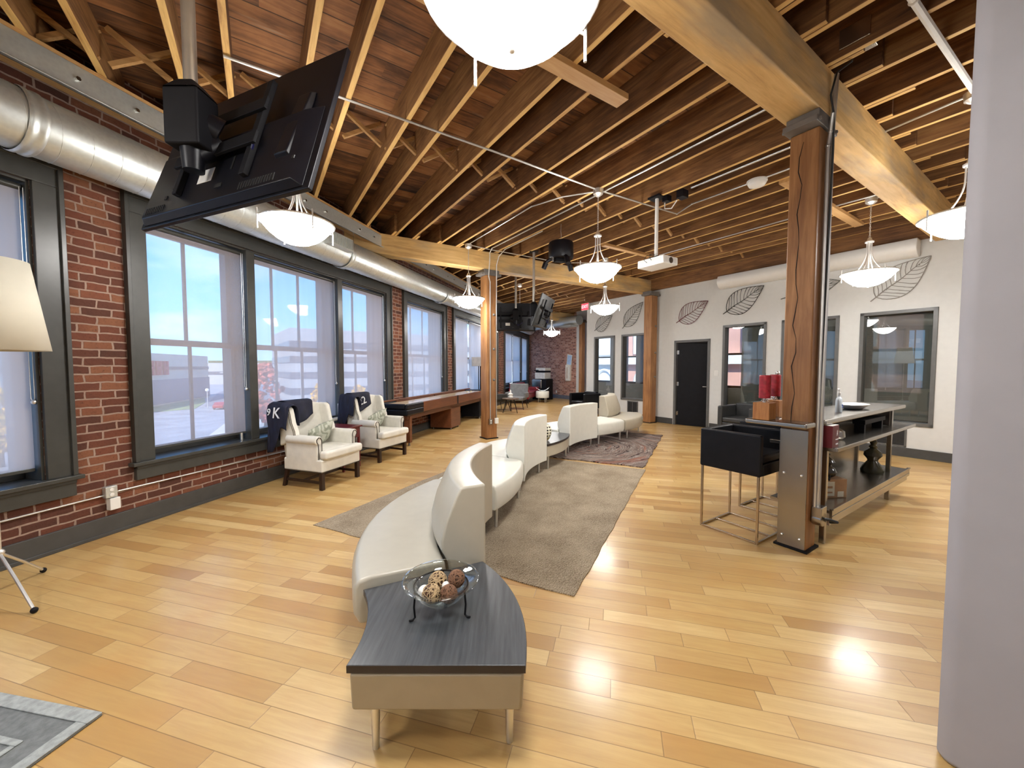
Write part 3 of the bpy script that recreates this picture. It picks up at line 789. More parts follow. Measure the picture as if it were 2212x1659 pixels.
p1 = post(-0.015, -2.315, 0.20, 'big cracked timber post with a steel plate at its foot beside the bar stool')
q = MB()     # long drying crack down the face
pts = [(0.118, 0.02+0.012*math.sin(i*1.7)+0.006*math.sin(i*4.1), 0.95+i*0.11) for i in range(22)]
pp = MB(); pp.tube([(-0.1005, p[1], p[2]) for p in pts], [0.0015+0.0022*abs(math.sin(i*0.9)) for i in range(22)], 5); pp.build('crack', M['black_matte'], p1)
q = MB(); q.box(-0.109, -0.101, -0.098, 0.098, 0.02, 0.985); q.build('steel_plate', M['steel'], p1, bevel=0.002)
for (yy, zz) in ((-0.065, 0.62), (0.06, 0.62), (-0.065, 0.1), (0.06, 0.1)):
    q = MB(); q.sphere((-0.111, yy, zz), 0.011, 10, 6); q.build('bolt', M['chrome'], p1, smooth=True)
post(0.25, 3.30, 0.25, 'timber post in the middle with two thin conduits and outlets near its foot')
post(4.93, 2.88, 0.24, 'timber post against the white wall left of the open black door')
post(7.68, 8.35, 0.18, 'slim timber post at the far end between brick wall and white wall')
q = MB()
for i, zz in enumerate((2.62, 1.90, 1.28)): q.sphere((0, 0, zz), 0.03, 12, 8)
# dark bolt heads on the two middle posts
for nm, gx_, gy_, r_ in (('a', 0.25, 3.30, 0.125), ('b', 4.93, 2.88, 0.12)):
    par = [o for o in bpy.data.objects if o.name.startswith('wooden_post') and abs(o.location.x-g2w(gx_, gy_)[0]) < 0.05][0]
    for zz in (2.55, 1.85, 1.22):
        q = MB(); q.sphere((0.05, -r_, zz), 0.028, 12, 8); q.build('bolt_head', M['iron'], par, smooth=True)

JX = []
for i in range(-21, 20): JX.append(-0.05+0.42*i)
jn = 0
def joist(x, y0, y1, dz=0.0):
    if y1-y0 < 0.3: return
    L = y1-y0; c = g2w(x, (y0+y1)/2)
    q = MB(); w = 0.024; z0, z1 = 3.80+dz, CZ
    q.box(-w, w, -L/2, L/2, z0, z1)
    q.mi[0] = 1        # underside face gets the paler wood, light from below painted in
    o = q.build('ceiling_joist', [M['joist'], M['joist_lit_under']], loc=(c[0], c[1], 0), rotz=GA, bevel=0.004, seg=1)
    return o
ORD = ['', 'first', 'second', 'third', 'fourth', 'fifth', 'sixth', 'seventh', 'eighth', 'ninth', 'tenth', 'eleventh', 'twelfth', 'thirteenth', 'fourteenth', 'fifteenth', 'sixteenth', 'seventeenth', 'eighteenth', 'nineteenth', 'twentieth', 'twenty-first', 'twenty-second']
def place_word(x, nm):
    n = round((x+0.05)/0.42)
    bay = {'a': 'roof joist before the big beam', 'b': 'roof joist between both long beams', 'c': 'roof joist beyond the second beam', 'd': 'roof joist at the very far end'}[nm]
    anchor = {'a': 'big post', 'b': 'middle lamp', 'c': 'middle post', 'd': 'far lamp'}[nm]
    if n == 0: return bay + ', in line with the ' + anchor
    return bay + ', ' + ORD[abs(n)] + (' right' if n > 0 else ' left') + ' of the ' + anchor
for i, x in enumerate(JX):
    ymax = G_wall_y(x, 0.0) - 0.02
    s = 0.026 if i % 2 else -0.026
    dz = random.uniform(-0.012, 0.004)
    for (ya, yb, sh, nm) in ((-8.9, -2.12+random.uniform(0, .25), 0.0, 'a'), (-2.5-random.uniform(0, .3), 3.5+random.uniform(0, .2), s*2, 'b'), (3.1-random.uniform(0, .2), 9.3, 0.0, 'c'), (9.0, 13.3, s*2, 'd')):
        xx = x+sh*0.98
        if nm in 'ab' and xx > 5.15: continue
        if nm == 'c' and xx > 5.15:
            ya = 5.55
        if xx > 7.9: continue
        y1 = min(yb, ymax); y0 = ya
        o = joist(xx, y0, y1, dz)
        if o:
            lab = place_word(x, nm)
            tag(o, lab, 'joist', {'a': 'roof joists in the near bay', 'b': 'roof joists in the middle bay', 'c': 'roof joists in the far bay', 'd': 'roof joists at the far end'}[nm])
# blocking joist against the white wall
q = MB(); q.box(-3.24, 11, -0.10, 0.0, 3.52, CZ)
o = q.build('wall_ledger', wood('ledger_wood', [(0.3, (0.10, 0.04, 0.014)), (0.6, (0.30, 0.14, 0.045)), (0.8, (0.42, 0.22, 0.08))], 0.7, 'x'), loc=WP, rotz=WR, bevel=0.004)
tag(o, 'brown timber ledger along the top of the white office wall', 'ledger')
# timber ledger and steel channel in front of the window wall
q = MB(); q.box(wk0, 12.6, -0.40, -0.20, 3.62, 3.80)
t = thing('window_wall_ledger', 'timber ledger faced with a bolted steel channel above the spiral duct', 'ledger', WL, WAA)
q.build('timber', M['plank'], t, bevel=0.006)
q = MB(); q.box(wk0, 12.6, -0.412, -0.402, 3.56, 3.76); q.box(wk0, 12.6, -0.44, -0.402, 3.56, 3.57); q.build('steel_channel', M['galv'], t, bevel=0.002)
for i in range(18):
    kx = -1.3+i*0.55+(0.18 if i % 2 else 0)
    q = MB(); q.cyl((kx, -0.412, 3.66), (kx, -0.43, 3.66), 0.016, seg=6); q.build('bolt', M['steel'], t)
# cross bridging between joists
def bridging(y, xa, xb, labels, grp):
    xs_ = [x for x in JX if xa <= x <= xb]
    for i in range(len(xs_)-1):
        if y > G_wall_y(xs_[i], 0.1): continue
        c = g2w((xs_[i]+xs_[i+1])/2, y)
        q = MB(); h = 0.185
        for sgn, yo in ((1, -0.022), (-1, 0.022)):
            q.M = Matrix.Translation((0, yo, 3.95)) @ Matrix.Rotation(sgn*math.atan2(0.25, 0.37), 4, 'Y')
            q.box(-0.222, 0.222, -0.018, 0.018, -0.018, 0.018)
        o = q.build('cross_bridging', M['plank'], loc=(c[0], c[1], 0), rotz=GA)
        n = round((xs_[i]+0.05)/0.42)+1
        tag(o, labels + ', ' + (ORD[n] + ' bay right' if n > 0 else ORD[1-n] + ' bay left') + ' of the middle lamp', 'bridging', grp)
bridging(0.62, -6.0, 5.2, 'crossed bridging struts between middle-bay joists', 'bridging in the middle bay')
bridging(6.2, -1.0, 5.2, 'crossed bridging struts between far-bay joists', 'bridging in the far bay')
# loose planks nailed under the joists
def plank(x0, x1, y, w, label, z=3.77):
    c = g2w((x0+x1)/2, y); q = MB(); q.box(-(x1-x0)/2, (x1-x0)/2, -w/2, w/2, z-0.02, z+0.02); q.box(-(x1-x0)/2, (x1-x0)/2, -w/2, -w/2+0.035, z+0.02, z+0.03)
    tag(q.build('ceiling_plank', M['plank'], loc=(c[0], c[1], 0), rotz=GA, bevel=0.003), label, 'plank')
plank(-3.3, -1.07, -1.32, 0.13, 'sawn plank nailed under the joists beside the nearest hanging lamp')
plank(1.7, 4.4, -1.45, 0.12, 'sawn plank under the joists, reaching towards the lamp by the white wall')
plank(1.7, 3.2, 1.52, 0.10, 'sawn plank under the joists left of the projector')
# ------------------------------------------------------------------ pendants
def pendant(loc, rz, label, first):
    if first:
        return dup(first, loc, rz, label)
    t = thing('pendant_lamp', label, 'hanging lamp', loc, rz)
    R0 = 0.30; zr = 2.78
    q = MB()
    prof = [(0.0005, zr-0.185), (0.05, zr-0.182), (0.11, zr-0.168), (0.17, zr-0.135), (0.225, zr-0.09), (0.268, zr-0.04), (0.297, zr), (0.290, zr+0.002), (0.262, zr-0.033), (0.218, zr-0.082), (0.165, zr-0.126), (0.108, zr-0.158), (0.05, zr-0.172), (0.0005, zr-0.175)]
    q.lathe_open(prof[:7], seg=48); q.cur = 1; q.lathe_open(prof[6:], seg=48); q.build('glass_bowl', [M['bowl'], M['bowl_inside']], t, smooth='all', fixn=False)
    q = MB(); q.tube([(0.303*math.cos(a), 0.303*math.sin(a), zr+0.0) for a in [2*math.pi*i/40 for i in range(40)]], 0.0085, 8, closed=True)
    q.build('rim_ring', M['chrome'], t, smooth='all')
    q = MB()
    for k in range(4):
        a = math.pi/4+k*math.pi/2; pts = []
        for i in range(13):
            u = i/12; r = 0.028+0.148*(max(0, u-0.25)/0.75)**2.2; z = zr+0.42-0.42*u
            pts.append((r*math.cos(a), r*math.sin(a), z))
        pts.append((0.21*math.cos(a), 0.21*math.sin(a), zr-0.005)); pts.append((0.30*math.cos(a), 0.30*math.sin(a), zr))
        q.tube(pts, 0.0065, 8)
    q.cyl((0, 0, zr+0.42), (0, 0, zr-0.10), 0.009, seg=8)
    q.build('arms', M['chrome'], t, smooth=True)
    q = MB(); q.lathe([(0.048, zr+0.41), (0.05, zr+0.425), (0.03, zr+0.44), (0.022, zr+0.47), (0.008, zr+0.485)], seg=20); q.build('hub', M['chrome'], t, smooth=True)
    for k in range(4):
        a = k*math.pi/2+0.15; x, y = 0.318*math.cos(a), 0.318*math.sin(a)
        q = MB(); q.cyl((x, y, zr-0.12), (x, y, zr+0.05), 0.0065, seg=8); q.cyl((0.29*math.cos(a), 0.29*math.sin(a), zr-0.02), (x, y, zr-0.02), 0.006, seg=6)
        q.build('rim_pin', M['chrome'], t, smooth=True)
    q = MB(); q.sphere((0, 0, zr-0.195), 0.013, 10, 8); q.build('finial', M['chrome'], t, smooth=True)
    q = MB(); z = zr+0.485; i = 0
    while z < 3.74:
        pts = []
        for k in range(10):
            a = 2*math.pi*k/10
            px_, pz_ = 0.0075*math.cos(a), 0.018*math.sin(a)
            pts.append((px_, 0, z+0.014+pz_) if i % 2 else (0, px_, z+0.014+pz_))
        q.tube(pts, 0.0028, 5, closed=True); z += 0.028; i += 1
    q.build('chain', M['chrome'], t, smooth=True)
    q = MB(); q.lathe([(0.0005, 3.70), (0.03, 3.705), (0.062, 3.73), (0.068, 3.79), (0.0005, 3.79)], seg=24); q.build('ceiling_canopy', M['chrome'], t, smooth=True)
    return t
lamps = [((0.0, 1.37), 'nearest hanging bowl lamp, cut by the top edge of the picture'),
         ((1.12, 5.10), 'hanging bowl lamp in the middle, left of the white projector'),
         ((-0.82, 7.35), 'hanging bowl lamp in front of the spiral duct just left of the middle post'),
         ((-1.93, 3.52), 'hanging bowl lamp right below the near black television'),
         ((1.99, 8.30), 'hanging bowl lamp below the far timber beam, right of the exit sign'),
         ((1.47, 14.3), 'smallest and farthest hanging bowl lamp, in front of the far brick wall'),
         ((0.22, 10.85), 'hanging bowl lamp hidden behind the farther television, only its chain showing'),
         ((4.90, 5.35), 'hanging bowl lamp before the white wall, right of the big post'),
         ((3.87, 3.32), 'hanging bowl lamp cut off by the grey wall at the right edge')]
first = None
for i, ((x, y), lab) in enumerate(lamps):
    o = pendant((x, y, 0), rad(20+i*7), lab, first)
    if first is None: first = o
# unseen lamps added to brighten the room and its far end
for i, (x, y) in enumerate([(-2.6, 0.2), (-1.2, -2.6), (7.0, 3.0), (-0.77, 13.44), (1.0, -4.8)]):
    if i in (2,): pass
    lab = ['added unseen bowl lamp left of the camera over the near windows', 'added unseen bowl lamp behind the camera', 'added unseen bowl lamp beyond the right edge over the aisle', 'added unseen bowl lamp hidden behind the middle post at the far end', 'added unseen bowl lamp farthest behind the camera'][i]
    if i == 2: x, y = 6.4, 2.6
    pendant((x, y, 0), 0.3*i, lab, first)

# ------------------------------------------------------------------ spiral duct
t = thing('spiral_duct', 'round galvanised spiral duct running along the brick wall above the windows', 'air duct', WL, WAA)
q = MB(); q.cyl((wk0+0.1, -0.40, 3.17), (15.4, -0.40, 3.20), 0.205, seg=48, cap=True); q.build('duct_pipe', M['galv'], t, smooth=True)
q = MB()
pts = []; pitch = 0.17; n = int((15.2-wk0)/pitch*20)
for i in range(n):
    a = 2*math.pi*i/20; pts.append((wk0+0.2+pitch*i/20, -0.40+0.2055*math.cos(a), 3.17+0.2055*math.sin(a)+0.03*(i/n)))
q.tube(pts, 0.0032, 4); q.build('spiral_seam', M['galv'], t, smooth='all')
for kx in (-0.92, 2.3, 5.6, 8.9, 12):
    q = MB(); q.lathe_open([(0.212, 0), (0.218, 0.01), (0.218, 0.03), (0.212, 0.04), (0.212, 0.06), (0.218, 0.07), (0.218, 0.09), (0.212, 0.1)], seg=40)
    q.build('joint_band', M['galv'], t, loc=(kx, -0.40, 3.175), smooth=True).rotation_euler = (0, rad(90), 0)
for kx in (0.2, 2.6, 4.4, 5.9, 7.6):
    q = MB(); q.cyl((kx, -0.40, 3.38), (kx+0.0, -0.40, 3.98), 0.003, seg=6); q.build('hanger_wire', M['steel'], t)
q = MB(); q.box(1.75, 2.2, -0.70, -0.56, 3.13, 3.30)
for i in range(12): q.box(1.77+i*0.036, 1.78+i*0.036, -0.712, -0.70, 3.15, 3.28)
q.build('air_register', M['galv'], t)
t = thing('air_duct', 'galvanised duct crossing in front of the far brick wall', 'air duct', GO, GA)
q = MB(); q.cyl((7.2, 8.0, 3.38), (7.2, 11.3, 3.38), 0.2, seg=32); q.build('duct_pipe', M['galv'], t, smooth=True)
q = MB(); q.box(6.9, 7.3, 8.2, 8.9, 3.12, 3.2); q.build('air_register', M['galv'], t)
# white boxed duct along the top of the office wall
q = MB(); prof = [(-0.02, 3.25), (-0.10, 3.24), (-0.20, 3.28), (-0.26, 3.36), (-0.26, 3.44), (-0.22, 3.52), (-0.02, 3.52)]
q.ext(prof, 'x', 1.12, 4.28); t = tag(q.build('wall_duct', M['white_plastic'], loc=WP, rotz=WR, bevel=0.012), 'long white duct casing under the joists along the office wall', 'duct')

# ------------------------------------------------------------------ conduits
def conduit(name, pts, r, label, frame=GO, rot=GA, mat='pipe', cat='conduit'):
    q = MB(); q.tube(pts, r, 8)
    # couplings
    for i in range(1, len(pts)-1):
        p = Vector(pts[i]); q.sphere(tuple(p), r*1.25, 8, 6)
    return tag(q.build(name, M[mat], loc=frame, rotz=rot, smooth=True), label, cat)
Z = 3.785
conduit('electrical_conduit', [(-3.9, -0.02, Z), (-1.5, -0.03, Z), (0.0, 0.0, Z), (1.2, -0.07, Z), (1.52, -0.12, Z-0.02), (1.42, -0.42, Z), (1.45, -1.25, Z), (1.46, -2.1, Z)], 0.011, 'long thin conduit from the near television through the middle lamp to the smoke detector')
conduit('electrical_conduit', [(0.0, 0.05, Z), (-0.26, 0.42, Z), (-0.42, 0.9, Z), (-0.40, 2.9, Z)], 0.010, 'conduit linking the middle lamp and the lamp beside the duct')
conduit('electrical_conduit', [(-0.38, 2.95, Z), (0.15, 2.98, Z), (1.9, 2.95, Z), (2.45, 2.6, Z)], 0.009, 'conduit running along the second timber beam to the right')
conduit('electrical_conduit', [(0.10, -2.1, Z+0.005), (0.10, 2.9, Z+0.005), (0.12, 3.02, Z-0.05), (0.14, 3.06, 3.6), (0.15, 3.12, 3.3), (0.20, 3.15, 3.2), (0.20, 3.155, 0.42)], 0.011, 'conduit crossing the middle bay and dropping down the middle post to its outlet')
conduit('electrical_conduit', [(0.33, 1.6, Z), (0.34, 2.8, Z), (0.345, 3.05, Z-0.08), (0.345, 3.14, 3.55), (0.345, 3.155, 0.42)], 0.010, 'second conduit on the right side of the middle post')
conduit('electrical_conduit', [(0.96, -2.1, Z), (0.95, -0.70, Z)], 0.013, 'short bright conduit leading from the big beam to the projector box')
conduit('electrical_conduit', [(3.3, -2.15, Z), (3.34, -1.85, Z)], 0.012, 'short conduit feeding the lamp in front of the white wall')
conduit('electrical_conduit', [(3.2, -2.1, Z), (3.2, -0.97, Z), (3.21, 1.4, Z)], 0.010, 'thin conduit under the joists behind the projector')
conduit('electrical_conduit', [(-1.4, -2.9, Z-0.01), (-0.27, -2.93, Z-0.01), (1.32, -3.0, Z-0.01)], 0.022, 'thick bright conduit at the top right corner leading to the cut-off lamp', mat='pipe_white')
conduit('electrical_conduit', [(1.34, -2.95, Z), (1.42, -2.42, Z), (1.45, -2.2, 3.82)], 0.011, 'conduit from the cut-off lamp to the big beam')
conduit('electrical_conduit', [(0.0, -2.9, 3.87), (0.01, -2.60, 3.87), (0.01, -6.0, 3.87)][::2], 0.010, 'dark conduit above the big beam')
# conduits on the big post
conduit('electrical_conduit', [(-0.05, -2.47, 3.42), (-0.02, -2.45, 3.3), (-0.02, -2.437, 3.2), (-0.02, -2.437, 0.36)], 0.013, 'steel conduit down the camera side of the big post to the floor-level outlet box', mat='pipe')
conduit('electrical_conduit', [(0.045, -2.455, 3.75), (0.045, -2.44, 3.3), (0.045, -2.437, 0.36)], 0.018, 'thicker tan conduit beside the steel one on the big post', mat='pipe')
q = MB(); q.tube([(0.02, -2.56, 3.88), (0.03, -2.55, 3.78), (-0.06, -2.49, 3.70), (-0.07, -2.46, 3.55), (-0.03, -2.47, 3.42), (0.015, -2.46, 3.2), (0.015, -2.425, 0.5)], 0.007, 8)
tag(q.build('power_cable', M['cable'], loc=GO, rotz=GA, smooth=True), 'dark flexible cable looping from the ceiling box down the big post', 'cable')
q = MB(); q.box(-0.08, 0.10, -2.68, -2.50, 3.84, 3.98); tag(q.build('junction_box', M['steel'], loc=GO, rotz=GA, bevel=0.006), 'square metal junction box under the joists right of the big beam', 'junction box')
t = thing('outlet_box', 'cast metal outlet box with a black plug at the foot of the big post', 'outlet', GO, GA)
q = MB(); q.cyl((0.02, -2.42, 0.27), (0.02, -2.49, 0.27), 0.058, seg=24); q.box(-0.035, 0.075, -2.49, -2.42, 0.27, 0.37); q.build('box_body', M['steel'], t, bevel=0.006)
q = MB(); q.tube([(0.03, -2.47, 0.27), (0.05, -2.52, 0.27), (0.10, -2.55, 0.25), (0.12, -2.50, 0.23)], 0.012, 8); q.build('plug_cord', M['cable'], t, smooth=True)
def outlet(name, pos, frame, rot, label, mat='steel', w=0.075, h=0.115, d=0.045, plug=True, face='-y'):
    t = thing(name, label, 'outlet', frame, rot)
    x, y, z = pos
    q = MB(); q.box(x-w/2, x+w/2, y-d, y, z-h/2, z+h/2); q.build('box_body', M[mat], t, bevel=0.005)
    if plug:
        for dz in (-0.022, 0.022):
            q = MB(); q.cyl((x, y-d, z+dz), (x, y-d-0.004, z+dz), 0.016, seg=14); q.build('socket', M['white_plastic'], t)
    return t
outlet('outlet_box', (0.20, 3.172, 0.36), GO, GA, 'steel outlet box at the foot of the middle post')
outlet('switch_box', (0.345, 3.172, 0.37), GO, GA, 'white data box beside the steel outlet on the middle post', 'white_plastic', plug=False)
outlet('outlet_box', (-0.29, 0.0, 0.385), WL, WAA, 'galvanised outlet box on the brick pier, above the white one', 'galv', w=0.085, h=0.10, d=0.05)
outlet('outlet_box', (-0.27, 0.0, 0.275), WL, WAA, 'white box hanging directly under the galvanised outlet on the brick pier', 'white_plastic', w=0.075, h=0.105, d=0.055, plug=False)
conduit('electrical_conduit', [(-0.25, -0.012, 0.37), (2.0, -0.012, 0.335), (4.3, -0.012, 0.335)], 0.008, 'thin conduit on the brick under the big window group, right of the outlet', WL, WAA)
conduit('electrical_conduit', [(-6.0, -0.012, 0.36), (-0.33, -0.012, 0.36)], 0.008, 'thin conduit on the brick left of the outlet, under the first window', WL, WAA)
outlet('outlet_box', (-10.3, -0.005, 0.30), (g2w(7.94, 0)[0], g2w(7.94, 0)[1], 0), WR, 'white outlet with a black plug low on the far brick wall', 'white_plastic', d=0.02)

# smoke detectors, exit sign
def detector(p, label, r=0.075):
    t = thing('smoke_detector', label, 'smoke detector', (p[0], p[1], 0))
    z = p[2]; q = MB(); q.lathe([(r, z), (r, z-0.02), (r*0.85, z-0.045), (r*0.45, z-0.06), (0.0005, z-0.062)], seg=24); q.build('detector_body', M['white_plastic'], t, smooth=True)
    q = MB(); q.lathe([(r*1.12, z+0.02), (r*1.12, z)], seg=24); q.build('mounting_base', M['white_plastic'], t, smooth=True)
    return t
dp = g2w(1.46, -1.25); detector((dp[0], dp[1], 3.77), 'white smoke detector on the conduit left of the big post', 0.10)
detector((0.42, 8.9, 3.72), 'small white smoke detector behind the second beam, above the farther television')
detector((2.55, 13.2, 3.75), 'small white smoke detector near the far duct, left of the exit sign')
t = thing('exit_sign', 'lit red exit sign at the end of the white wall', 'exit sign', WP, WR)
ex0 = -3.13
q = MB(); q.box(ex0-0.16, ex0+0.16, -0.20, -0.15, 3.28, 3.50); q.box(ex0-0.02, ex0+0.02, -0.15, 0.0, 3.36, 3.42); q.build('housing', M['white_plastic'], t, bevel=0.005)
q = MB(); q.box(ex0-0.145, ex0+0.145, -0.206, -0.20, 3.295, 3.485); q.build('red_face', M['exit_red'], t)
text_mesh('letters', 'EXIT', 0.14, M['exit_pale'], t, (ex0, -0.209, 3.39), (rad(90), 0, 0), 0.001)

# ------------------------------------------------------------------ televisions on ceiling poles
def television(ctr, u, v, W_, H_, pole_xy, label, vents=True, matf='black_plastic', sticker=True, zj=3.80, arm=True):
    u = Vector(u).normalized(); v = Vector(v).normalized(); n = u.cross(v).normalized(); v = n.cross(u).normalized()
    ctr = Vector(ctr)
    t = thing('television', label, 'television', (pole_xy[0], pole_xy[1], 0))
    R = Matrix((u, v, n)).transposed().to_4x4()
    TM = Matrix.Translation(ctr - Vector((pole_xy[0], pole_xy[1], 0))) @ R
    def mk(name, fn, mat, **k):
        q = MB(); q.M = TM; fn(q); return q.build(name, mat, t, **k)
    w, h = W_/2, H_/2
    mk('panel', lambda q: q.box(-w, w, -h, h, -0.022, 0.0), M[matf], bevel=0.004)
    mk('screen', lambda q: q.box(-w+0.012, w-0.012, -h+0.018, h-0.012, -0.0245, -0.022), M['car_glass'])
    def back(q):
        q.add([(-w+0.03, -h+0.01, 0), (w-0.03, -h+0.01, 0), (w-0.03, h*0.15, 0), (-w+0.03, h*0.15, 0),
               (-w+0.07, -h+0.03, 0.035), (w-0.07, -h+0.03, 0.035), (w-0.10, h*0.05, 0.035), (-w+0.10, h*0.05, 0.035)],
              [(0, 3, 2, 1), (4, 5, 6, 7), (0, 1, 5, 4), (1, 2, 6, 5), (2, 3, 7, 6), (3, 0, 4, 7)])
    mk('back_cover', back, M[matf], bevel=0.006)
    def ven(q):
        for i in range(14): q.box(w*0.35+i*0.017, w*0.35+i*0.017+0.009, -h+0.045, -h+0.08, 0.034, 0.037)
        for i in range(10): q.box(-w*0.85+i*0.017, -w*0.85+i*0.017+0.009, -h+0.045, -h+0.08, 0.034, 0.037)
    mk('vent_slots', lambda q: [q.box(w*0.35+i*0.017, w*0.35+i*0.017+0.009, -h+0.045, -h+0.08, 0.034, 0.037) for i in range(14)], M['cable'])
    mk('vent_slots', lambda q: [q.box(-w*0.85+i*0.017, -w*0.85+i*0.017+0.009, -h+0.045, -h+0.08, 0.034, 0.037) for i in range(10)], M['cable'])
    for xx, yy, ww, hh in ((-w*0.55, -h*0.55, 0.012, 0.07), (-w*0.45, -h*0.62, 0.03, 0.012), (w*0.18, -h*0.52, 0.012, 0.07), (w*0.05, -h*0.75, 0.05, 0.02), (-w*0.62, -h*0.7, 0.02, 0.02), (w*0.85, -h*0.65, 0.015, 0.015)):
        mk('port', lambda q: q.box(xx, xx+ww, yy, yy+hh, 0.034, 0.0375), M['cable'])
    if sticker: mk('label_sticker', lambda q: q.box(-0.13, -0.02, -h*0.60, -h*0.40, 0.034, 0.0365), M['white_paper'])
    # mount
    def brk(q):
        q.box(-0.27, -0.235, -0.26, 0.24, 0.035, 0.06); q.box(0.235, 0.27, -0.26, 0.24, 0.035, 0.06); q.box(-0.30, 0.30, 0.06, 0.12, 0.06, 0.075); q.box(-0.30, 0.30, -0.12, -0.06, 0.06, 0.075)
    mk('mount_rails', brk, M['black_matte'], bevel=0.003)
    pc = Vector((0, 0, ctr.z+0.10))
    tp = (ctr + n*0.07) - Vector((pole_xy[0], pole_xy[1], 0))
    q = MB(); q.box(-0.075, 0.075, -0.065, 0.065, ctr.z-0.09, ctr.z+0.15); q.add([(-0.075, -0.065, ctr.z+0.15), (0.075, -0.065, ctr.z+0.15), (0.075, 0.065, ctr.z+0.15), (-0.075, 0.065, ctr.z+0.15), (-0.035, -0.035, ctr.z+0.20), (0.035, -0.035, ctr.z+0.20), (0.035, 0.035, ctr.z+0.20), (-0.035, 0.035, ctr.z+0.20)], [(0, 1, 5, 4), (1, 2, 6, 5), (2, 3, 7, 6), (3, 0, 4, 7), (4, 5, 6, 7)])
    q.build('mount_box', M['black_matte'], t, bevel=0.01)
    q = MB(); q.cyl((0.02, 0.02, ctr.z+0.05), tp, 0.055, 0.07, seg=16); q.cyl((0.0, 0, ctr.z-0.07), (0.0, 0, ctr.z-0.18), 0.05, 0.04, seg=16); q.cyl((0.0, 0, ctr.z-0.12), tp+Vector((0, 0, -0.05)), 0.04, 0.05, seg=14)
    q.build('tilt_arm', M['black_plastic'], t, smooth=True)
    q = MB(); q.cyl((0, 0, ctr.z+0.2), (0, 0, zj), 0.026, seg=20); q.build('ceiling_pole', M['pipe'], t, smooth=True)
    q = MB(); q.box(-0.09, 0.09, -0.09, 0.09, zj-0.012, zj+0.0); q.build('ceiling_plate', M['black_matte'], t)
    q = MB(); a = TM @ Vector((0.05, -0.05, 0.04)); b = TM @ Vector((0.28, -0.12, 0.06))
    q.tube([a + (b-a)*s + Vector((0, 0, -0.10*math.sin(math.pi*s))) for s in [i/10 for i in range(11)]], 0.006, 6); q.build('cable_loop', plain('blue_cable', (0.01, 0.012, 0.08), 0.4), t, smooth=True)
    def hd(q):
        q.add([(w*0.66, -h*0.62, 0.0), (w*0.82, -h*0.62, 0.0), (w*0.82, h*0.42, 0.0), (w*0.66, h*0.42, 0.0), (w*0.68, -h*0.55, 0.05), (w*0.80, -h*0.55, 0.05), (w*0.80, h*0.38, 0.02), (w*0.68, h*0.38, 0.02)], [(0, 3, 2, 1), (4, 5, 6, 7), (0, 1, 5, 4), (1, 2, 6, 5), (2, 3, 7, 6), (3, 0, 4, 7)])
    mk('side_speaker', hd, M['black_plastic'], bevel=0.006)
    return t
television((-1.335, 1.90, 2.555), (1.14, -0.50, -0.01), (0.07, 0.20, 0.69), 1.25, 0.72, (-1.43, 1.77), 'big black television seen from behind, hanging on a pole near the camera')
television((-0.03, 9.5, 2.70), (1, 0.05, 0), (0, -0.12, 1), 1.22, 0.68, (0.09, 9.40), 'farther black television seen from behind, partly hidden by the middle post')
television((0.66, 7.95, 2.60), (0.34, 0.90, 0), (0.30, -0.1, 0.90), 0.95, 0.66, (0.44, 7.85), 'edge-on tilted grey-black television hanging right of the farther black one', matf='dark_leather', sticker=False)

# ------------------------------------------------------------------ projector and ceiling speaker
pc_ = g2w(0.89, -0.27)
t = thing('projector', 'white projector hanging from a pole under the joists', 'projector', (2.0, 5.36, 0), GA)
q = MB(); q.box(-0.155, 0.155, -0.21, 0.21, 2.86, 2.965); q.build('body', M['white_plastic'], t, bevel=0.012, seg=3)
q = MB(); q.box(-0.1565, -0.155, -0.17, 0.06, 2.885, 2.94); q.build('port_panel', M['printer'], t)
q = MB()
for i in range(9): q.box(-0.158, -0.155, 0.10+i*0.011, 0.104+i*0.011, 2.885, 2.945)
for i in range(14): q.box(-0.12+i*0.018, -0.112+i*0.018, -0.2115, -0.2095, 2.885, 2.945)
q.build('vent_slots', M['printer'], t)
q = MB(); q.cyl((0, -0.215, 2.91), (0, 0.0, 2.91), 0.04, seg=18); q.build('lens', M['car_glass'], t, smooth=True)
q = MB(); q.cyl((-0.03, 0.0, 2.98), (-0.03, 0.0, 3.79), 0.024, seg=16); q.build('ceiling_pole', M['pipe_white'], t, smooth=True)
q = MB(); q.box(-0.10, 0.04, -0.07, 0.07, 2.965, 2.99); q.build('mount_plate', M['black_matte'], t)
q = MB(); q.box(-0.11, 0.05, -0.09, 0.09, 3.775, 3.80); q.build('ceiling_plate', M['black_matte'], t)
q = MB(); q.tube([(-0.158, -0.02, 2.93), (-0.20, -0.03, 2.95), (-0.19, -0.02, 3.0), (-0.08, 0.0, 3.01)], 0.004, 6); q.tube([(-0.158, 0.05, 2.91), (-0.21, 0.06, 2.94), (-0.17, 0.05, 3.0), (-0.06, 0.0, 3.02)], 0.004, 6); q.build('cables', M['cable'], t, smooth=True)
t = thing('power_box', 'small black power box clamped to the conduit left of the smoke detector', 'power box', GO, GA)
q = MB(); q.box(0.90, 1.02, -0.62, -0.52, 3.70, 3.80); q.box(0.88, 0.98, -0.40, -0.32, 3.72, 3.8); q.build('body', M['black_plastic'], t, bevel=0.005)
q = MB(); q.tube([(0.95, -0.5, 3.70), (0.95, -0.42, 3.62), (0.93, -0.33, 3.64), (0.93, -0.33, 3.72)], 0.008, 8); q.build('cable_loop', M['pipe_white'], t, smooth=True)

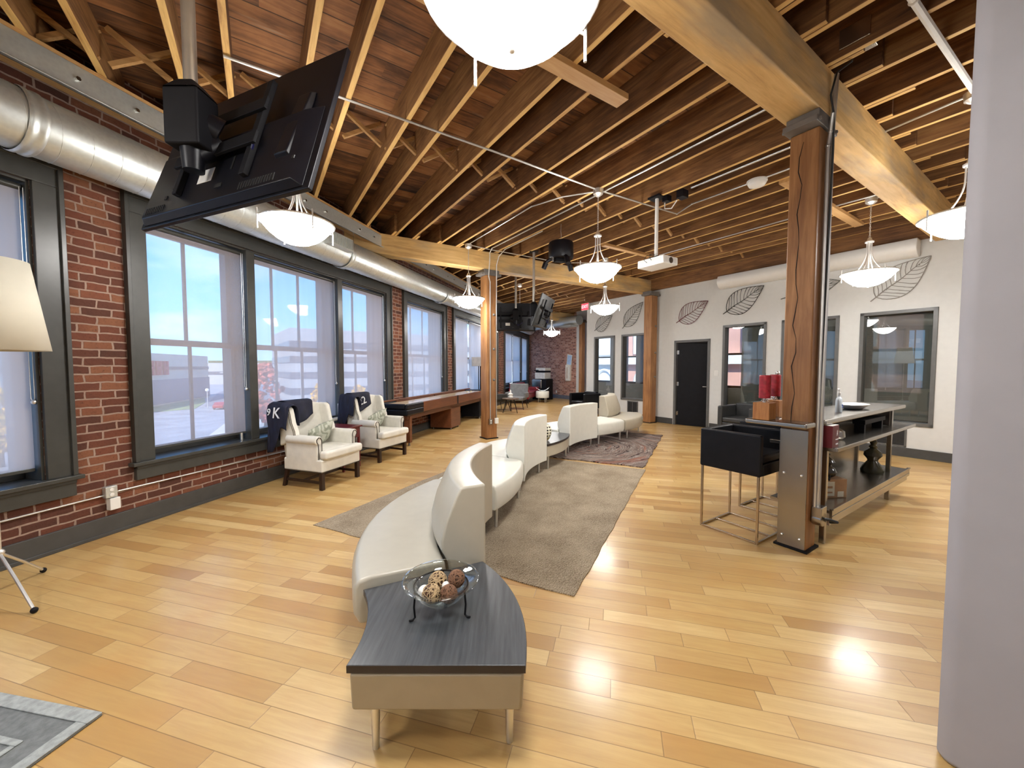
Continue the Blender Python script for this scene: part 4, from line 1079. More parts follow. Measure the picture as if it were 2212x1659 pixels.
t = thing('ceiling_speaker', 'black drum-shaped speaker cluster hanging on a wire before the second beam', 'speaker', (0.81, 6.45, 0), 0.3)
q = MB(); q.lathe([(0.0005, 3.27), (0.19, 3.27), (0.205, 3.29), (0.205, 3.52), (0.19, 3.54), (0.0005, 3.54)], seg=32); q.build('drum', M['black_plastic'], t, smooth=True)
for k in range(3):
    a = k*2.094+0.5; x, y = math.cos(a), math.sin(a)
    q = MB(); q.tube([(0.16*x, 0.16*y, 3.29), (0.24*x, 0.24*y, 3.24), (0.27*x, 0.27*y, 3.19)], 0.03, 8); q.cyl((0.25*x, 0.25*y, 3.22), (0.29*x, 0.29*y, 3.13), 0.045, 0.04, seg=14); q.build('pod', M['black_plastic'], t, smooth=True)
q = MB(); q.box(-0.11, 0.11, -0.05, 0.05, 3.22, 3.27); q.build('bottom_bracket', M['black_matte'], t, bevel=0.006)
q = MB(); q.tube([(0, 0, 3.54), (0.004, 0, 3.66), (-0.004, 0, 3.72), (0, 0, 3.84)], 0.004, 6); q.build('hanging_wire', M['alu'], t)

# ------------------------------------------------------------------ wire leaves on the office wall
def leaf(x0, z0, x1, z1, mat, label, width=0.30, seed=1):
    rnd = random.Random(seed)
    t = thing('wire_leaf', label, 'wall art', WP, WR)
    a = Vector((x0, z0)); b = Vector((x1, z1)); d = b-a; L = d.length; d.normalize(); nn = Vector((-d.y, d.x))
    def wdt(s): return width*L*(math.sin(math.pi*min(1, s)**0.78))**0.9*(1-0.28*s)
    def P(s, k): p = a + d*(L*(0.10+0.90*s)) + nn*(wdt(s)*k); return (p.x, -0.025-0.012*math.sin(math.pi*s), p.y)
    q = MB()
    for sg in (-1, 1): q.tube([P(i/24, sg) for i in range(25)], 0.0065, 6)
    q.build('outline', M[mat], t, smooth=True)
    q = MB(); p0 = a; q.tube([(a.x, -0.02, a.y)] + [P(i/10, 0.04*math.sin(i)) for i in range(11)], [0.009]+[0.0085-0.0005*i for i in range(11)], 6); q.build('midrib', M[mat], t, smooth=True)
    q = MB()
    for sg in (-1, 1):
        for i in range(10):
            s = 0.04+i*0.088; e_ = min(0.985, s+0.16+0.05*rnd.random())
            pts = []
            for j in range(7):
                u = j/6; pts.append(P(s+(e_-s)*u**1.1, sg*u*(0.98)+0.03*math.sin(u*9+i)*(1-u)*u*3))
            q.tube(pts, 0.0045, 5)
            if i < 9:
                u0 = 0.55; m0 = (s+(e_-s)*u0**1.1); pts = [P(m0+(0.09)*v_, sg*(u0+(0.97-u0)*v_)) for v_ in (0, .25, .5, .75, 1)]
                q.tube(pts, 0.0035, 5)
    q.build('veins', M[mat], t, smooth=True)
    q = MB()
    for s in (0.2, 0.8): p = P(s, 0); q.cyl((p[0], 0, p[2]), (p[0], -0.03, p[2]), 0.006, seg=6)
    q.build('standoffs', M[mat], t)
leaf(-2.88, 2.62, -2.15, 3.02, 'leaf_grey', 'leftmost dark wire leaf, below the lamp beside the exit sign', 0.30, 1)
leaf(-1.76, 2.60, -1.05, 3.27, 'leaf_grey', 'grey wire leaf on the wall left of the far timber post', 0.26, 2)
leaf(-0.02, 2.60, 0.80, 3.04, 'leaf_red', 'dark red wire leaf above the open black door', 0.30, 3)
leaf(1.16, 2.69, 2.00, 3.19, 'leaf_black', 'black wire leaf above the office window beside the door', 0.30, 4)
leaf(2.32, 2.86, 3.27, 3.06, 'leaf_grey', 'wire leaf half hidden behind the big timber post', 0.26, 5)
leaf(3.70, 2.62, 4.40, 3.24, 'leaf_tan', 'large pale bronze wire leaf at the right above the last office window', 0.30, 6)

# wall plate, grilles
t = thing('room_sign', 'small framed white sign on the wall right of the open black door', 'sign', WP, WR)
q = MB(); q.box(0.985, 1.075, -0.012, 0, 1.28, 1.40); q.build('plate', M['white_plastic'], t, bevel=0.002)
q = MB()
for i in range(4): q.box(1.0, 1.06, -0.0135, -0.012, 1.30+i*0.022, 1.305+i*0.022)
q.build('printed_lines', M['printer'], t)
def grille(x0, x1, z0, z1, label):
    t = thing('air_grille', label, 'air grille', WP, WR)
    q = MB(); f = 0.025; q.box(x0, x0+f, -0.015, 0, z0, z1); q.box(x1-f, x1, -0.015, 0, z0, z1); q.box(x0, x1, -0.015, 0, z0, z0+f); q.box(x0, x1, -0.015, 0, z1-f, z1); q.box((x0+x1)/2-0.008, (x0+x1)/2+0.008, -0.013, 0, z0, z1); q.build('frame', M['trim_grey'], t)
    q = MB(); n = int((z1-z0)/0.02)
    for i in range(n): q.box(x0+f, x1-f, -0.010, -0.003, z0+i*0.02, z0+i*0.02+0.008)
    q.build('slats', M['grille'], t)
    q = MB(); q.box(x0+f, x1-f, -0.003, -0.001, z0, z1); q.build('backing', M['cable'], t)
grille(-1.55, -1.18, 0.16, 0.50, 'dark return-air grille under the second office window from the corner')
grille(3.80, 4.22, 0.16, 0.48, 'dark return-air grille under the rightmost office window')
t = thing('thermostat', 'small black wall device on the white strip beside the far slim post', 'thermostat', (g2w(7.94, 0)[0], g2w(7.94, 0)[1], 0), WR)
q = MB(); q.box(-8.15, -8.07, -0.03, 0, 1.15, 1.30); q.build('body', M['black_plastic'], t, bevel=0.005)

# ------------------------------------------------------------------ serpentine seating
def qb(p0, p1, bulge, u):
    """arc-like curve from p0 to p1 with sideways bulge (positive to the right of travel)"""
    p0 = Vector(p0); p1 = Vector(p1); d = p1-p0; n = Vector((d.y, -d.x)).normalized()
    return p0 + d*u + n*(bulge*4*u*(1-u))
def module(name, label, cat, nL, nR, fR, fL, bL, bR, mat, back=None, seat=True, top=None, zs=0.43, zb=0.82, z0=0.19, group='curved sofa pieces in a winding row', rear=None):
    cx = (nL[0]+nR[0]+fR[0]+fL[0])/4; cy = (nL[1]+nR[1]+fR[1]+fL[1])/4
    t = thing(name, label, cat, (cx, cy, 0), 0, group)
    def S(u, v): l = qb(nL, fL, bL, u); r = qb(nR, fR, bR, u); p = l + (r-l)*v; return (p.x-cx, p.y-cy)
    NU = 14
    def sweep(prof, u0=0.0, u1=1.0):
        q = MB(); n = len(prof); vs = []
        for i in range(NU+1):
            for (v, z) in prof:
                x, y = S(u0+(u1-u0)*i/NU, v); vs.append((x, y, z))
        fs = []
        for i in range(NU):
            for k in range(n): fs.append((i*n+k, i*n+(k+1) % n, (i+1)*n+(k+1) % n, (i+1)*n+k))
        fs += [tuple(range(n)), tuple(NU*n+k for k in range(n))[::-1]]
        q.add(vs, fs); return q
    fl_ = (lambda v: 1-v) if back == 'L' else (lambda v: v)
    if top:
        q = sweep([(0.02, z0), (0.98, z0), (0.99, zs-0.035), (0.01, zs-0.035)]); q.build('skirt', mat, t, bevel=0.012, seg=3)
        q = sweep([(0.0, zs-0.032), (1.0, zs-0.032), (1.0, zs), (0.0, zs)]); q.build('table_top', M['slate'], t, bevel=0.003)
        q = sweep([(-0.002, zs-0.031), (1.002, zs-0.031), (1.002, zs-0.002), (-0.002, zs-0.002)], -0.001, 1.001); q.build('edge_band', M['slate_edge'], t)
    elif back:
        prof = [(fl_(v), z) for v, z in [(0.04, z0), (0.0, z0+0.06), (0.0, zs-0.05), (0.03, zs-0.012), (0.12, zs), (0.66, zs-0.01), (0.70, z0)]]
        q = sweep(prof, 0.004, 0.996); q.build('seat', mat, t, bevel=0.018, seg=3)
        prof = [(fl_(v), z) for v, z in [(0.705, z0), (0.685, zs-0.02), (0.635, zs+0.045), (0.63, zs+0.10), (0.665, zs+0.20), (0.75, zb-0.05), (0.79, zb-0.004), (0.83, zb), (1.0, zb), (1.0, z0-0.03)]]
        q = sweep(prof, 0.002, 0.998)
        if rear:
            for i in range(NU): q.mi[i*10+8] = 1
        q.build('backrest', [mat, rear] if rear else mat, t, bevel=0.014, seg=3)
    else:
        prof = [(0.03, z0), (0.0, z0+0.06), (0.0, zs-0.05), (0.03, zs-0.012), (0.12, zs), (0.88, zs), (0.97, zs-0.012), (1.0, zs-0.05), (1.0, z0+0.06), (0.97, z0)]
        q = sweep(prof, 0.004, 0.996); q.build('seat', mat, t, bevel=0.018, seg=3)
    for (u, v) in ((0.10, 0.12), (0.10, 0.90), (0.90, 0.12), (0.90, 0.90)):
        x, y = S(u, v); q = MB(); q.cyl((x, y, 0.0), (x, y, z0+0.01), 0.013, 0.020, seg=14); q.build('leg', M['alu'], t, smooth=True)
    return t
VT, VW, VG, VB = M['vinyl_taupe'], M['vinyl_white'], M['vinyl_greige'], M['vinyl_brown']
module('curved_table', 'curved end table with slate-grey top holding the glass bowl, nearest to the camera', 'table', (-0.62, 1.39), (0.05, 1.39), (-0.17, 2.16), (-0.745, 1.88), 0.045, 0.085, VB, top=True, zs=0.38, z0=0.20)
module('curved_sofa', 'greige curved sofa with backrest on its right, directly behind the near curved table', 'sofa', (-0.79, 1.865), (-0.15, 2.19), (-0.17, 3.36), (-0.76, 3.66), -0.24, -0.13, VG, back='R', rear=VT)
module('curved_ottoman', 'white backless curved bench between the greige sofa and the first white sofa', 'bench', (-0.73, 3.69), (-0.14, 3.39), (0.13, 4.36), (-0.43, 4.68), 0.08, 0.065, VW)
module('curved_sofa', 'first white curved sofa, its back turned to the jute rug, before the checkered vase', 'sofa', (-0.44, 4.71), (0.15, 4.38), (0.50, 5.40), (-0.06, 5.74), -0.20, -0.09, VW, back='R')
module('curved_table', 'curved dark-topped table carrying the checkered vase between the two white sofas', 'table', (-0.05, 5.78), (0.51, 5.43), (0.95, 6.30), (0.42, 6.70), 0.06, 0.08, VT, top=True, zs=0.39, z0=0.20)
module('curved_sofa', 'second white curved sofa, farther back, beside the swirl-patterned rug', 'sofa', (0.43, 6.74), (0.97, 6.37), (1.60, 7.12), (1.12, 7.66), -0.18, -0.07, VW, back='R')
module('curved_ottoman', 'white backless bench end beside the swirl rug, behind the second white sofa', 'bench', (1.14, 7.69), (1.62, 7.15), (2.26, 7.66), (1.86, 8.26), 0.03, 0.03, VW)
module('curved_sofa', 'taupe curved sofa at the far end of the winding row, facing the white wall', 'sofa', (1.88, 8.29), (2.29, 7.70), (3.0, 8.9), (2.3, 9.25), 0.08, 0.16, VT, back='L', zb=0.86)

# bowl on an iron stand with woven balls
t = thing('glass_bowl', 'clear wide-rimmed glass bowl on a black iron stand on the near curved table', 'bowl', (-0.325, 1.715, 0.38), 0.1)
def clear_glass():
    t_ = NT('clear_glass')
    tr = t_.n('ShaderNodeBsdfTransparent', {'Color': (0.88, 0.91, 0.905, 1)}); gm = t_.n('ShaderNodeNewGeometry'); gl = t_.n('ShaderNodeBsdfGlossy', {'Roughness': 0.03, 'Color': (1, 1, 1, 1)})
    f = t_.math('ADD', t_.n('ShaderNodeFresnel', {'IOR': t_.math('MULTIPLY_ADD', gm.outputs['Backfacing'], 1/1.5-1.5, 1.5)}).outputs[0], 0.06, clamp=True)
    m_ = t_.n('ShaderNodeMixShader', {0: f, 1: tr.outputs[0], 2: gl.outputs[0]}); t_.t.links.new(m_.outputs[0], t_.out.inputs[0]); return t_.m
M['clear'] = clear_glass()
q = MB(); q.lathe_open([(0.0005, 0.045), (0.05, 0.046), (0.085, 0.058), (0.108, 0.085), (0.118, 0.118), (0.130, 0.130), (0.165, 0.142), (0.172, 0.146), (0.173, 0.152), (0.165, 0.150), (0.128, 0.138), (0.112, 0.126), (0.100, 0.090), (0.078, 0.066), (0.045, 0.054), (0.0005, 0.053)], seg=56)
q.build('glass', M['clear'], t, smooth='all')
q = MB(); q.tube([(0.122*math.cos(a), 0.122*math.sin(a), 0.122) for a in [2*math.pi*i/36 for i in range(36)]], 0.0035, 6, closed=True)
for k in range(3):
    a = rad(-35-90*0) + k*rad(120) if k else rad(-28)
    a = [rad(-152), rad(-28), rad(90)][k]; x, y = math.cos(a), math.sin(a)
    q.tube([(0.122*x, 0.122*y, 0.122), (0.128*x, 0.128*y, 0.06), (0.124*x, 0.124*y, 0.012), (0.135*x, 0.135*y, 0.004), (0.150*x, 0.150*y, 0.006)], 0.0045, 8)
q.build('iron_stand', M['black_matte'], t, smooth=True)
def strand_ball(c, r, colm, corem, label, seed, strands=26, core=True):
    rnd = random.Random(seed)
    t = thing('woven_ball', label, 'decorative ball', c, 0)
    q = MB()
    for i in range(strands):
        n = Vector((rnd.gauss(0, 1), rnd.gauss(0, 1), rnd.gauss(0, 1))).normalized(); off = rnd.uniform(-0.45, 0.45)*r
        u = n.orthogonal().normalized(); w = n.cross(u); rr = math.sqrt(r*r-off*off)
        pts = [n*off + (u*math.cos(a)+w*math.sin(a))*rr*(1+0.02*math.sin(3*a+i)) for a in [2*math.pi*k/22 for k in range(22)]]
        q.tube(pts, 0.0016, 4, closed=True)
    q.build('strands', M[colm], t, smooth='all')
    if core:
        q = MB(); q.sphere((0, 0, 0), r*0.90, 20, 14); q.build('core', M[corem], t, smooth='all')
M['twine'] = plain('straw_twine', (0.50, 0.36, 0.20), 0.7); M['vine'] = plain('brown_vine', (0.20, 0.10, 0.055), 0.8); M['vine_dark'] = plain('dark_brown_vine', (0.10, 0.055, 0.035), 0.9, var=0.25, scale=60)
BX, BY, BZ = -0.325, 1.715, 0.38
strand_ball((BX-0.022, BY+0.035, BZ+0.118), 0.042, 'twine', 'vine_dark', 'brown ball with straw strands at the back left of the glass bowl', 3)
strand_ball((BX+0.066, BY+0.030, BZ+0.132), 0.038, 'vine', 'vine_dark', 'darkest brown ball, highest at the right in the glass bowl', 5, 40)
strand_ball((BX-0.036, BY-0.042, BZ+0.105), 0.040, 'twine', 'vine_dark', 'front left ball in the glass bowl with pale straw strands', 8)
strand_ball((BX+0.040, BY-0.030, BZ+0.096), 0.038, 'vine', 'vine_dark', 'low brown vine ball at the front right of the glass bowl', 11, 40)
for (dx, dy, dz, r, lab) in ((-0.072, -0.020, 0.098, 0.030, 'cream ball peeking out left behind the straw ball in the glass bowl'), (0.022, 0.005, 0.112, 0.020, 'small cream ball in the middle between the woven balls')):
    q = MB(); q.sphere((0, 0, 0), r, 20, 14); tag(q.build('cream_ball', M['cream_label'] if False else M['porcelain'], loc=(BX+dx, BY+dy, BZ+dz), smooth='all'), lab, 'decorative ball')

# checkered vase
t = thing('vase', 'black and white checkered round vase with gold base on the second curved table', 'vase', (0.47, 5.70, 0.39), 0)
q = MB(); q.lathe_open([(0.105, 0.06), (0.118, 0.10), (0.122, 0.15), (0.112, 0.20), (0.085, 0.24), (0.055, 0.258), (0.05, 0.255)], seg=40); q.build('mosaic_body', M['mosaic'], t, smooth='all')
q = MB(); q.lathe([(0.06, 0.0), (0.07, 0.008), (0.09, 0.03), (0.106, 0.061)], seg=40); q.build('gold_base', M['gold'], t, smooth=True)

# ------------------------------------------------------------------ rugs
def rug(name, corner, ang, w, l, th, mat, label, sub=0, wob=0.0):
    c = (corner[0]+math.cos(ang)*w/2-math.sin(ang)*l/2, corner[1]+math.sin(ang)*w/2+math.cos(ang)*l/2, 0)
    q = MB(); rnd = random.Random(3)
    nx, ny = 40, 60
    def f(u, v):
        x = (u-0.5)*w; y = (v-0.5)*l
        e = wob*(math.sin(y*9)+0.6*math.sin(y*23+1)) if u in (0.0, 1.0) else 0
        e2 = wob*(math.sin(x*11)+0.5*math.sin(x*27)) if v in (0.0, 1.0) else 0
        z = th*(1.0+0.25*math.sin(x*5+y*3)*math.sin(y*4)) if 0 < u < 1 and 0 < v < 1 else th*0.75
        return (x+e, y+e2, z)
    q.grid(f, nx, ny)
    # skirt and underside
    ring = [f(i/nx, 0.0) for i in range(nx+1)] + [f(1.0, j/ny) for j in range(1, ny+1)] + [f(i/nx, 1.0) for i in range(nx-1, -1, -1)] + [f(0.0, j/ny) for j in range(ny-1, 0, -1)]
    n = len(ring); q.add([p for p in ring] + [(p[0], p[1], 0.0) for p in ring], [(i, (i+1) % n, n+(i+1) % n, n+i) for i in range(n)] + [tuple(range(n, 2*n))])
    return tag(q.build(name, mat, loc=c, rotz=ang, smooth=True, fixn=False), label, 'rug')
RA = math.atan2(-1.13, 2.27)
rug('jute_rug', (-1.87, 3.56), RA, 2.54, 3.42, 0.010, M['jute'], 'large plain tan jute rug under the curved sofas', wob=0.004)
rug('swirl_rug', (1.94-2.1*math.cos(RA), 5.60-2.1*math.sin(RA)), RA, 2.1, 2.95, 0.022, M['swirl'], 'multicoloured shag rug with a swirl pattern beyond the jute rug', wob=0.010)
def greek_rug():
    corner = (-1.76, 1.585); ang = rad(170)      # local x runs to the left along the far edge, local y towards the camera
    t = thing('bordered_rug', 'grey rug with a carved fretwork field and pale border at the lower left corner', 'rug', (corner[0], corner[1], 0), ang)
    w, l = 1.5, 1.9
    q = MB(); q.box(0, w, 0, l, 0, 0.010); q.build('base', plain('grey_pile', (0.17, 0.18, 0.175), 0.95, var=0.1, scale=40, bump=0.5), t, bevel=0.004)
    lt = plain('pale_grey_pile', (0.34, 0.36, 0.345), 0.95, var=0.1, scale=40, bump=0.5)
    q = MB(); e1 = 0.055
    for (x0, x1, y0, y1) in ((0, w, 0, e1), (0, w, l-e1, l), (0, e1, e1, l-e1), (w-e1, w, e1, l-e1)): q.box(x0, x1, y0, y1, 0.010, 0.016)
    a = 0.155; e2 = 0.025
    for (x0, x1, y0, y1) in ((a, w-a, a, a+e2), (a, w-a, l-a-e2, l-a), (a, a+e2, a+e2, l-a-e2), (w-a-e2, w-a, a+e2, l-a-e2)): q.box(x0, x1, y0, y1, 0.010, 0.016)
    q.build('border', lt, t, bevel=0.003)
    q = MB(); cell = 0.135; x = a+e2+0.035; rnd = random.Random(2); i = 0
    while x < w-a-0.1:
        y = a+e2+0.035; j = 0
        while y < l-a-0.1:
            c_ = cell-0.03; b_ = 0.013; fl2 = (i+j) % 2
            segs = [(0, c_, 0, b_), (0, b_, 0, c_), (0, c_, c_-b_, c_), (c_-b_, c_, 0.035, c_), (0.035, c_-0.03, 0.035, 0.035+b_), (0.035, 0.035+b_, 0.035, c_-0.035)]
            zz_ = 0.0
            for (x0, x1, y0, y1) in segs:
                if fl2: x0, x1, y0, y1 = y0, y1, x0, x1
                zz_ += 0.0002; q.box(x+x0, x+x1, y+y0, y+y1, 0.0095, 0.0145+zz_)
            y += cell; j += 1
        x += cell; i += 1
    q.build('fretwork', lt, t)
greek_rug()

# ------------------------------------------------------------------ wing chairs
def wing_chair(label):
    t = thing('wing_chair', label, 'armchair', (0, 0, 0), 0)
    LN = M['linen']
    q = MB(); q.box(-0.326, 0.326, -0.30, 0.31, 0.215, 0.37); q.build('seat_base', LN, t, bevel=0.02, seg=3)
    q = MB(); q.box(-0.245, 0.245, -0.22, 0.29, 0.365, 0.475); q.box(-0.315, 0.315, 0.25, 0.375, 0.37, 0.475); q.build('seat_cushion', LN, t, bevel=0.035, seg=4)
    for sx in (-1, 1):
        q = MB(); q.box(min(sx*0.245, sx*0.325), max(sx*0.245, sx*0.325), -0.26, 0.235, 0.34, 0.60)
        q.cyl((sx*0.30, -0.24, 0.60), (sx*0.30, 0.245, 0.60), 0.055, seg=20); q.build('armrest', LN, t, bevel=0.012, seg=3)
        q = MB(); pts = [(sx*0.262, 0.25, 0.37), (sx*0.262, 0.25, 0.55), (sx*0.262, 0.25, 0.60), (sx*0.28, 0.25, 0.634), (sx*0.31, 0.25, 0.638), (sx*0.338, 0.25, 0.612), (sx*0.335, 0.25, 0.585), (sx*0.318, 0.25, 0.565), (sx*0.312, 0.25, 0.5), (sx*0.312, 0.25, 0.37)]
        q.tube(pts, 0.0045, 6); q.build('nailhead_trim', M['nail'], t, smooth=True)
    # back with rounded top
    def backf(u, v, y):
        x = (u-0.5)*0.60*(0.92+0.08*v); z = 0.40+v*(0.60+0.028*math.cos((u-0.5)*math.pi))
        return (x, y-0.10*v, z)
    q = MB(); prof = []
    n = 12
    for i in range(n+1): u = i/n; prof.append(backf(u, 1.0, 0))
    vs = [(-0.275, -0.22, 0.38), (0.275, -0.22, 0.38)] + [(p[0], -0.31, p[2]) for p in reversed(prof)]
    vb = [(-0.275, -0.33, 0.30), (0.275, -0.33, 0.30)] + [(p[0], -0.41, p[2]-0.01) for p in reversed(prof)]
    m_ = len(vs); q.add(vs+vb, [tuple(range(m_)), tuple(range(2*m_-1, m_-1, -1))] + [(i, m_+i, m_+(i+1) % m_, (i+1) % m_) for i in range(m_)])
    q.build('backrest', LN, t, bevel=0.025, seg=3)
    for sx in (-1, 1):
        # wing: profile in y-z swept over thickness
        prof = [(-0.36, 0.50), (-0.08, 0.60), (-0.10, 0.70), (-0.145, 0.80), (-0.165, 0.90), (-0.185, 0.97), (-0.22, 1.0), (-0.36, 1.0)]
        q = MB(); q.ext(prof, 'x', sx*0.255 if sx > 0 else -0.325, 0.325 if sx > 0 else -0.255); q.build('wing', LN, t, bevel=0.022, seg=3)
        q = MB(); q.tube([(sx*0.322, p[0]-0.012, p[1]) for p in prof[1:7]], 0.004, 6); q.tube([(sx*0.327, p[0]-0.03, p[1]) for p in prof[1:7]], 0.003, 6); q.build('nailhead_trim', M['nail'], t, smooth=True)
    q = MB(); q.tube([(-0.334, -0.30, 0.222), (-0.334, 0.314, 0.222), (0.334, 0.314, 0.222), (0.334, -0.30, 0.222)], 0.0045, 6); q.build('nailhead_trim', M['nail'], t, smooth=True)
    for sx in (-1, 1):
        q = MB(); q.box(sx*0.30-0.024, sx*0.30+0.024, 0.255, 0.303, 0.0, 0.22); q.build('leg', M['dark_wood'], t, bevel=0.004)
        q = MB(); q.add([(sx*0.30-0.02, -0.34, 0), (sx*0.30+0.02, -0.34, 0), (sx*0.30+0.02, -0.30, 0), (sx*0.30-0.02, -0.30, 0), (sx*0.30-0.022, -0.285, 0.22), (sx*0.30+0.022, -0.285, 0.22), (sx*0.30+0.022, -0.24, 0.22), (sx*0.30-0.022, -0.24, 0.22)], [(0, 3, 2, 1), (4, 5, 6, 7), (0, 1, 5, 4), (1, 2, 6, 5), (2, 3, 7, 6), (3, 0, 4, 7)]); q.build('leg', M['dark_wood'], t, bevel=0.003)
        q = MB(); q.box(sx*0.30-0.01, sx*0.30+0.01, -0.31, 0.26, 0.075, 0.105); q.build('stretcher', M['dark_wood'], t)
    q = MB(); q.box(-0.29, 0.29, -0.03, -0.01, 0.075, 0.105); q.build('stretcher', M['dark_wood'], t)
    return t
CH_ROT = rad(-105-4)     # local +y (front) turned towards the room
ca = wing_chair('near cream wing chair, navy jersey with white letters over its left wing')
ca.location = (-2.46, 4.955, 0); ca.rotation_euler = (0, 0, CH_ROT)
cbx = dup(ca, (-2.20, 6.30, 0), CH_ROT-rad(4), 'far cream wing chair beside the shuffleboard table, jersey with number 22 on it')
def pillow(ch, label):
    c, s = math.cos(ch.rotation_euler.z), math.sin(ch.rotation_euler.z)
    q = MB()
    def f(u, v, sg):
        x = (u-0.5)*0.42; y = (v-0.5)*0.34
        e = (max(0.0, 1-abs(2*u-1)**2.6)*max(0.0, 1-abs(2*v-1)**2.6))**0.5
        return (x*(1-0.06*math.cos((v-0.5)*math.pi)), y*(1-0.06*math.cos((u-0.5)*math.pi)), sg*0.065*e+0.006*math.sin(9*u+4*v))
    q.grid(lambda u, v: f(u, v, 1), 18, 14); q.grid(lambda u, v: f(1-u, v, -1), 18, 14)
    lx, ly, lz = -0.02, -0.075, 0.605
    o = q.build('throw_pillow', M['pillow'], loc=(ch.location.x+c*lx-s*ly, ch.location.y+s*lx+c*ly, lz), smooth='all', fixn=True)
    o.rotation_euler = (Matrix.Rotation(ch.rotation_euler.z, 4, 'Z') @ Matrix.Rotation(rad(14), 4, 'Y') @ Matrix.Rotation(rad(62), 4, 'X')).to_euler()
    return tag(o, label, 'pillow')
pillow(ca, 'sage patterned pillow leaning in the near wing chair')
pillow(cbx, 'sage patterned pillow leaning in the far wing chair')
def jersey(ch, letters, label, white_side, seed):
    """cloth over the wing and the corner of the back (the wing on the camera side is local +x after the turn)"""
    t = thing('jersey', label, 'jersey', ch.location, ch.rotation_euler.z)
    rnd = random.Random(seed)
    def P(u, v):
        inn = 0.20+0.05*math.sin(v*5+seed); out = 0.28+0.32*min(1, max(0, (v-0.3)/0.4))
        Ltot = inn+0.12+out; s = u*Ltot
        yb = -0.15-0.32*v; zt = 1.030-0.10*max(0, 0.35-v)
        w_ = 0.012*math.sin(v*15+u*5+seed)+0.008*math.sin(u*11+v*6)
        if s < inn: d_ = inn-s; x = 0.238-0.02*math.sin(min(1, d_/0.1)*1.57); z = zt-d_; y = yb+w_*0.5
        elif s < inn+0.12: a = (s-inn)/0.12; x = 0.238+0.112*a; z = zt+0.02*math.sin(math.pi*a); y = yb + w_*0.3
        else: d_ = s-inn-0.12; x = 0.350+0.03*math.sin(min(1, d_/0.2)*math.pi/2)+abs(w_)*0.8; z = zt-d_; y = yb - 0.06*max(0, d_-0.1) + w_
        return (x, y, z)
    q = MB(); q.grid(P, 36, 26); q.build('cloth', M['navy'], t, smooth='all', solid=0.008)
    def Q(u, v):
        x = 0.30-0.38*u-0.03*v
        L_ = 0.30-0.12*u*u; s = v*(L_+0.14+0.5)
        zt = 1.052; w_ = 0.008*math.sin(u*11+v*7+seed)
        if s < L_: d_ = L_-s; y = -0.262+0.16*d_+w_; z = zt-d_
        elif s < L_+0.14: a = (s-L_)/0.14; y = -0.262-0.165*a; z = zt+0.014*math.sin(math.pi*a)
        else: d_ = s-L_-0.14; y = -0.435-0.03*math.sin(d_*6)+w_; z = zt-d_*(1.0-0.65*u)
        return (x, y, z)
    q = MB(); q.grid(Q, 24, 34); q.build('front_fold', M['navy'], t, smooth='all', solid=0.008)
    if white_side:
        q = MB(); q.box(0.36, 0.372, -0.50, -0.38, 0.55, 0.90); q.build('white_panel', M['white_cloth'], t, bevel=0.005)
    for (s_, lx, ly, lz, rx, ry, rz, size) in letters:
        text_mesh('lettering', s_, size, M['white_cloth'], t, (lx, ly, lz), (rx, ry, rz), 0.003)
    return t
jersey(ca, [('K', 0.402, -0.31, 0.92, rad(82), 0, rad(90), 0.19), ('9', 0.405, -0.43, 0.93, rad(82), 0, rad(90), 0.12)], 'navy jersey with white letters draped over the near wing chair', False, 1)
jersey(cbx, [('22', 0.135, -0.212, 0.93, rad(80), rad(-14), rad(180), 0.17)], 'navy jersey showing number 22 draped over the far wing chair', True, 4)

# red side table between the chairs
t = thing('side_table', 'cherry-red side table with a drawer between the two wing chairs', 'side table', (-2.56, 5.60, 0), WAA)
q = MB(); q.box(-0.21, 0.21, -0.27, 0.29, 0.60, 0.622); q.build('table_top', M['red_wood'], t, bevel=0.005)
q = MB(); q.box(-0.185, 0.185, -0.245, 0.27, 0.45, 0.60); q.build('apron', M['red_wood'], t, bevel=0.003)
q = MB(); q.box(-0.15, 0.15, -0.252, -0.245, 0.465, 0.585); dr = q.build('drawer', M['red_wood'], t, bevel=0.002)
q = MB(); q.sphere((0, -0.262, 0.525), 0.012, 10, 8); q.build('knob', M['nail'], dr, smooth=True)
for sx in (-0.185, 0.155):
    for sy in (-0.245, 0.24): q = MB(); q.box(sx, sx+0.03, sy, sy+0.03, 0, 0.46); q.build('leg', M['red_wood'], t, bevel=0.003)
q = MB(); q.box(-0.17, 0.17, -0.235, -0.22, 0.13, 0.155); q.box(-0.17, 0.17, 0.245, 0.26, 0.13, 0.155); q.box(-0.177, -0.163, -0.235, 0.26, 0.13, 0.155); q.build('stretcher', M['red_wood'], t)
# rolled papers and a bright lamp-like reflector on the sill: a roll of paper
q = MB(); q.cyl((2.25, -0.02, 0.645), (2.68, 0.0, 0.645), 0.032, seg=18); tag(q.build('paper_roll', M['white_paper'], loc=WL, rotz=WAA, smooth=True), 'white paper roll lying on the window sill between the wing chairs', 'paper roll')
# small metal sash hardware standing on the sills
for (k, lab) in ((-1.0, 'short steel bolt standing on the sill of the leftmost window'), (1.02, 'short steel bolt at the corner of the sill under the big see-through shade'), (2.45, 'short steel bolt on the sill between the wing chairs')):
    q = MB(); q.cyl((k, 0.04, 0.601), (k, 0.04, 0.69), 0.016, seg=14); tag(q.build('sash_bolt', M['chrome'], loc=WL, rotz=WAA, smooth=True), lab, 'bolt')

# ------------------------------------------------------------------ shuffleboard table
t = thing('shuffleboard_table', 'long reddish-brown shuffleboard table with black ends along the window wall', 'game table', (-1.91, 7.0, 0), WAA)
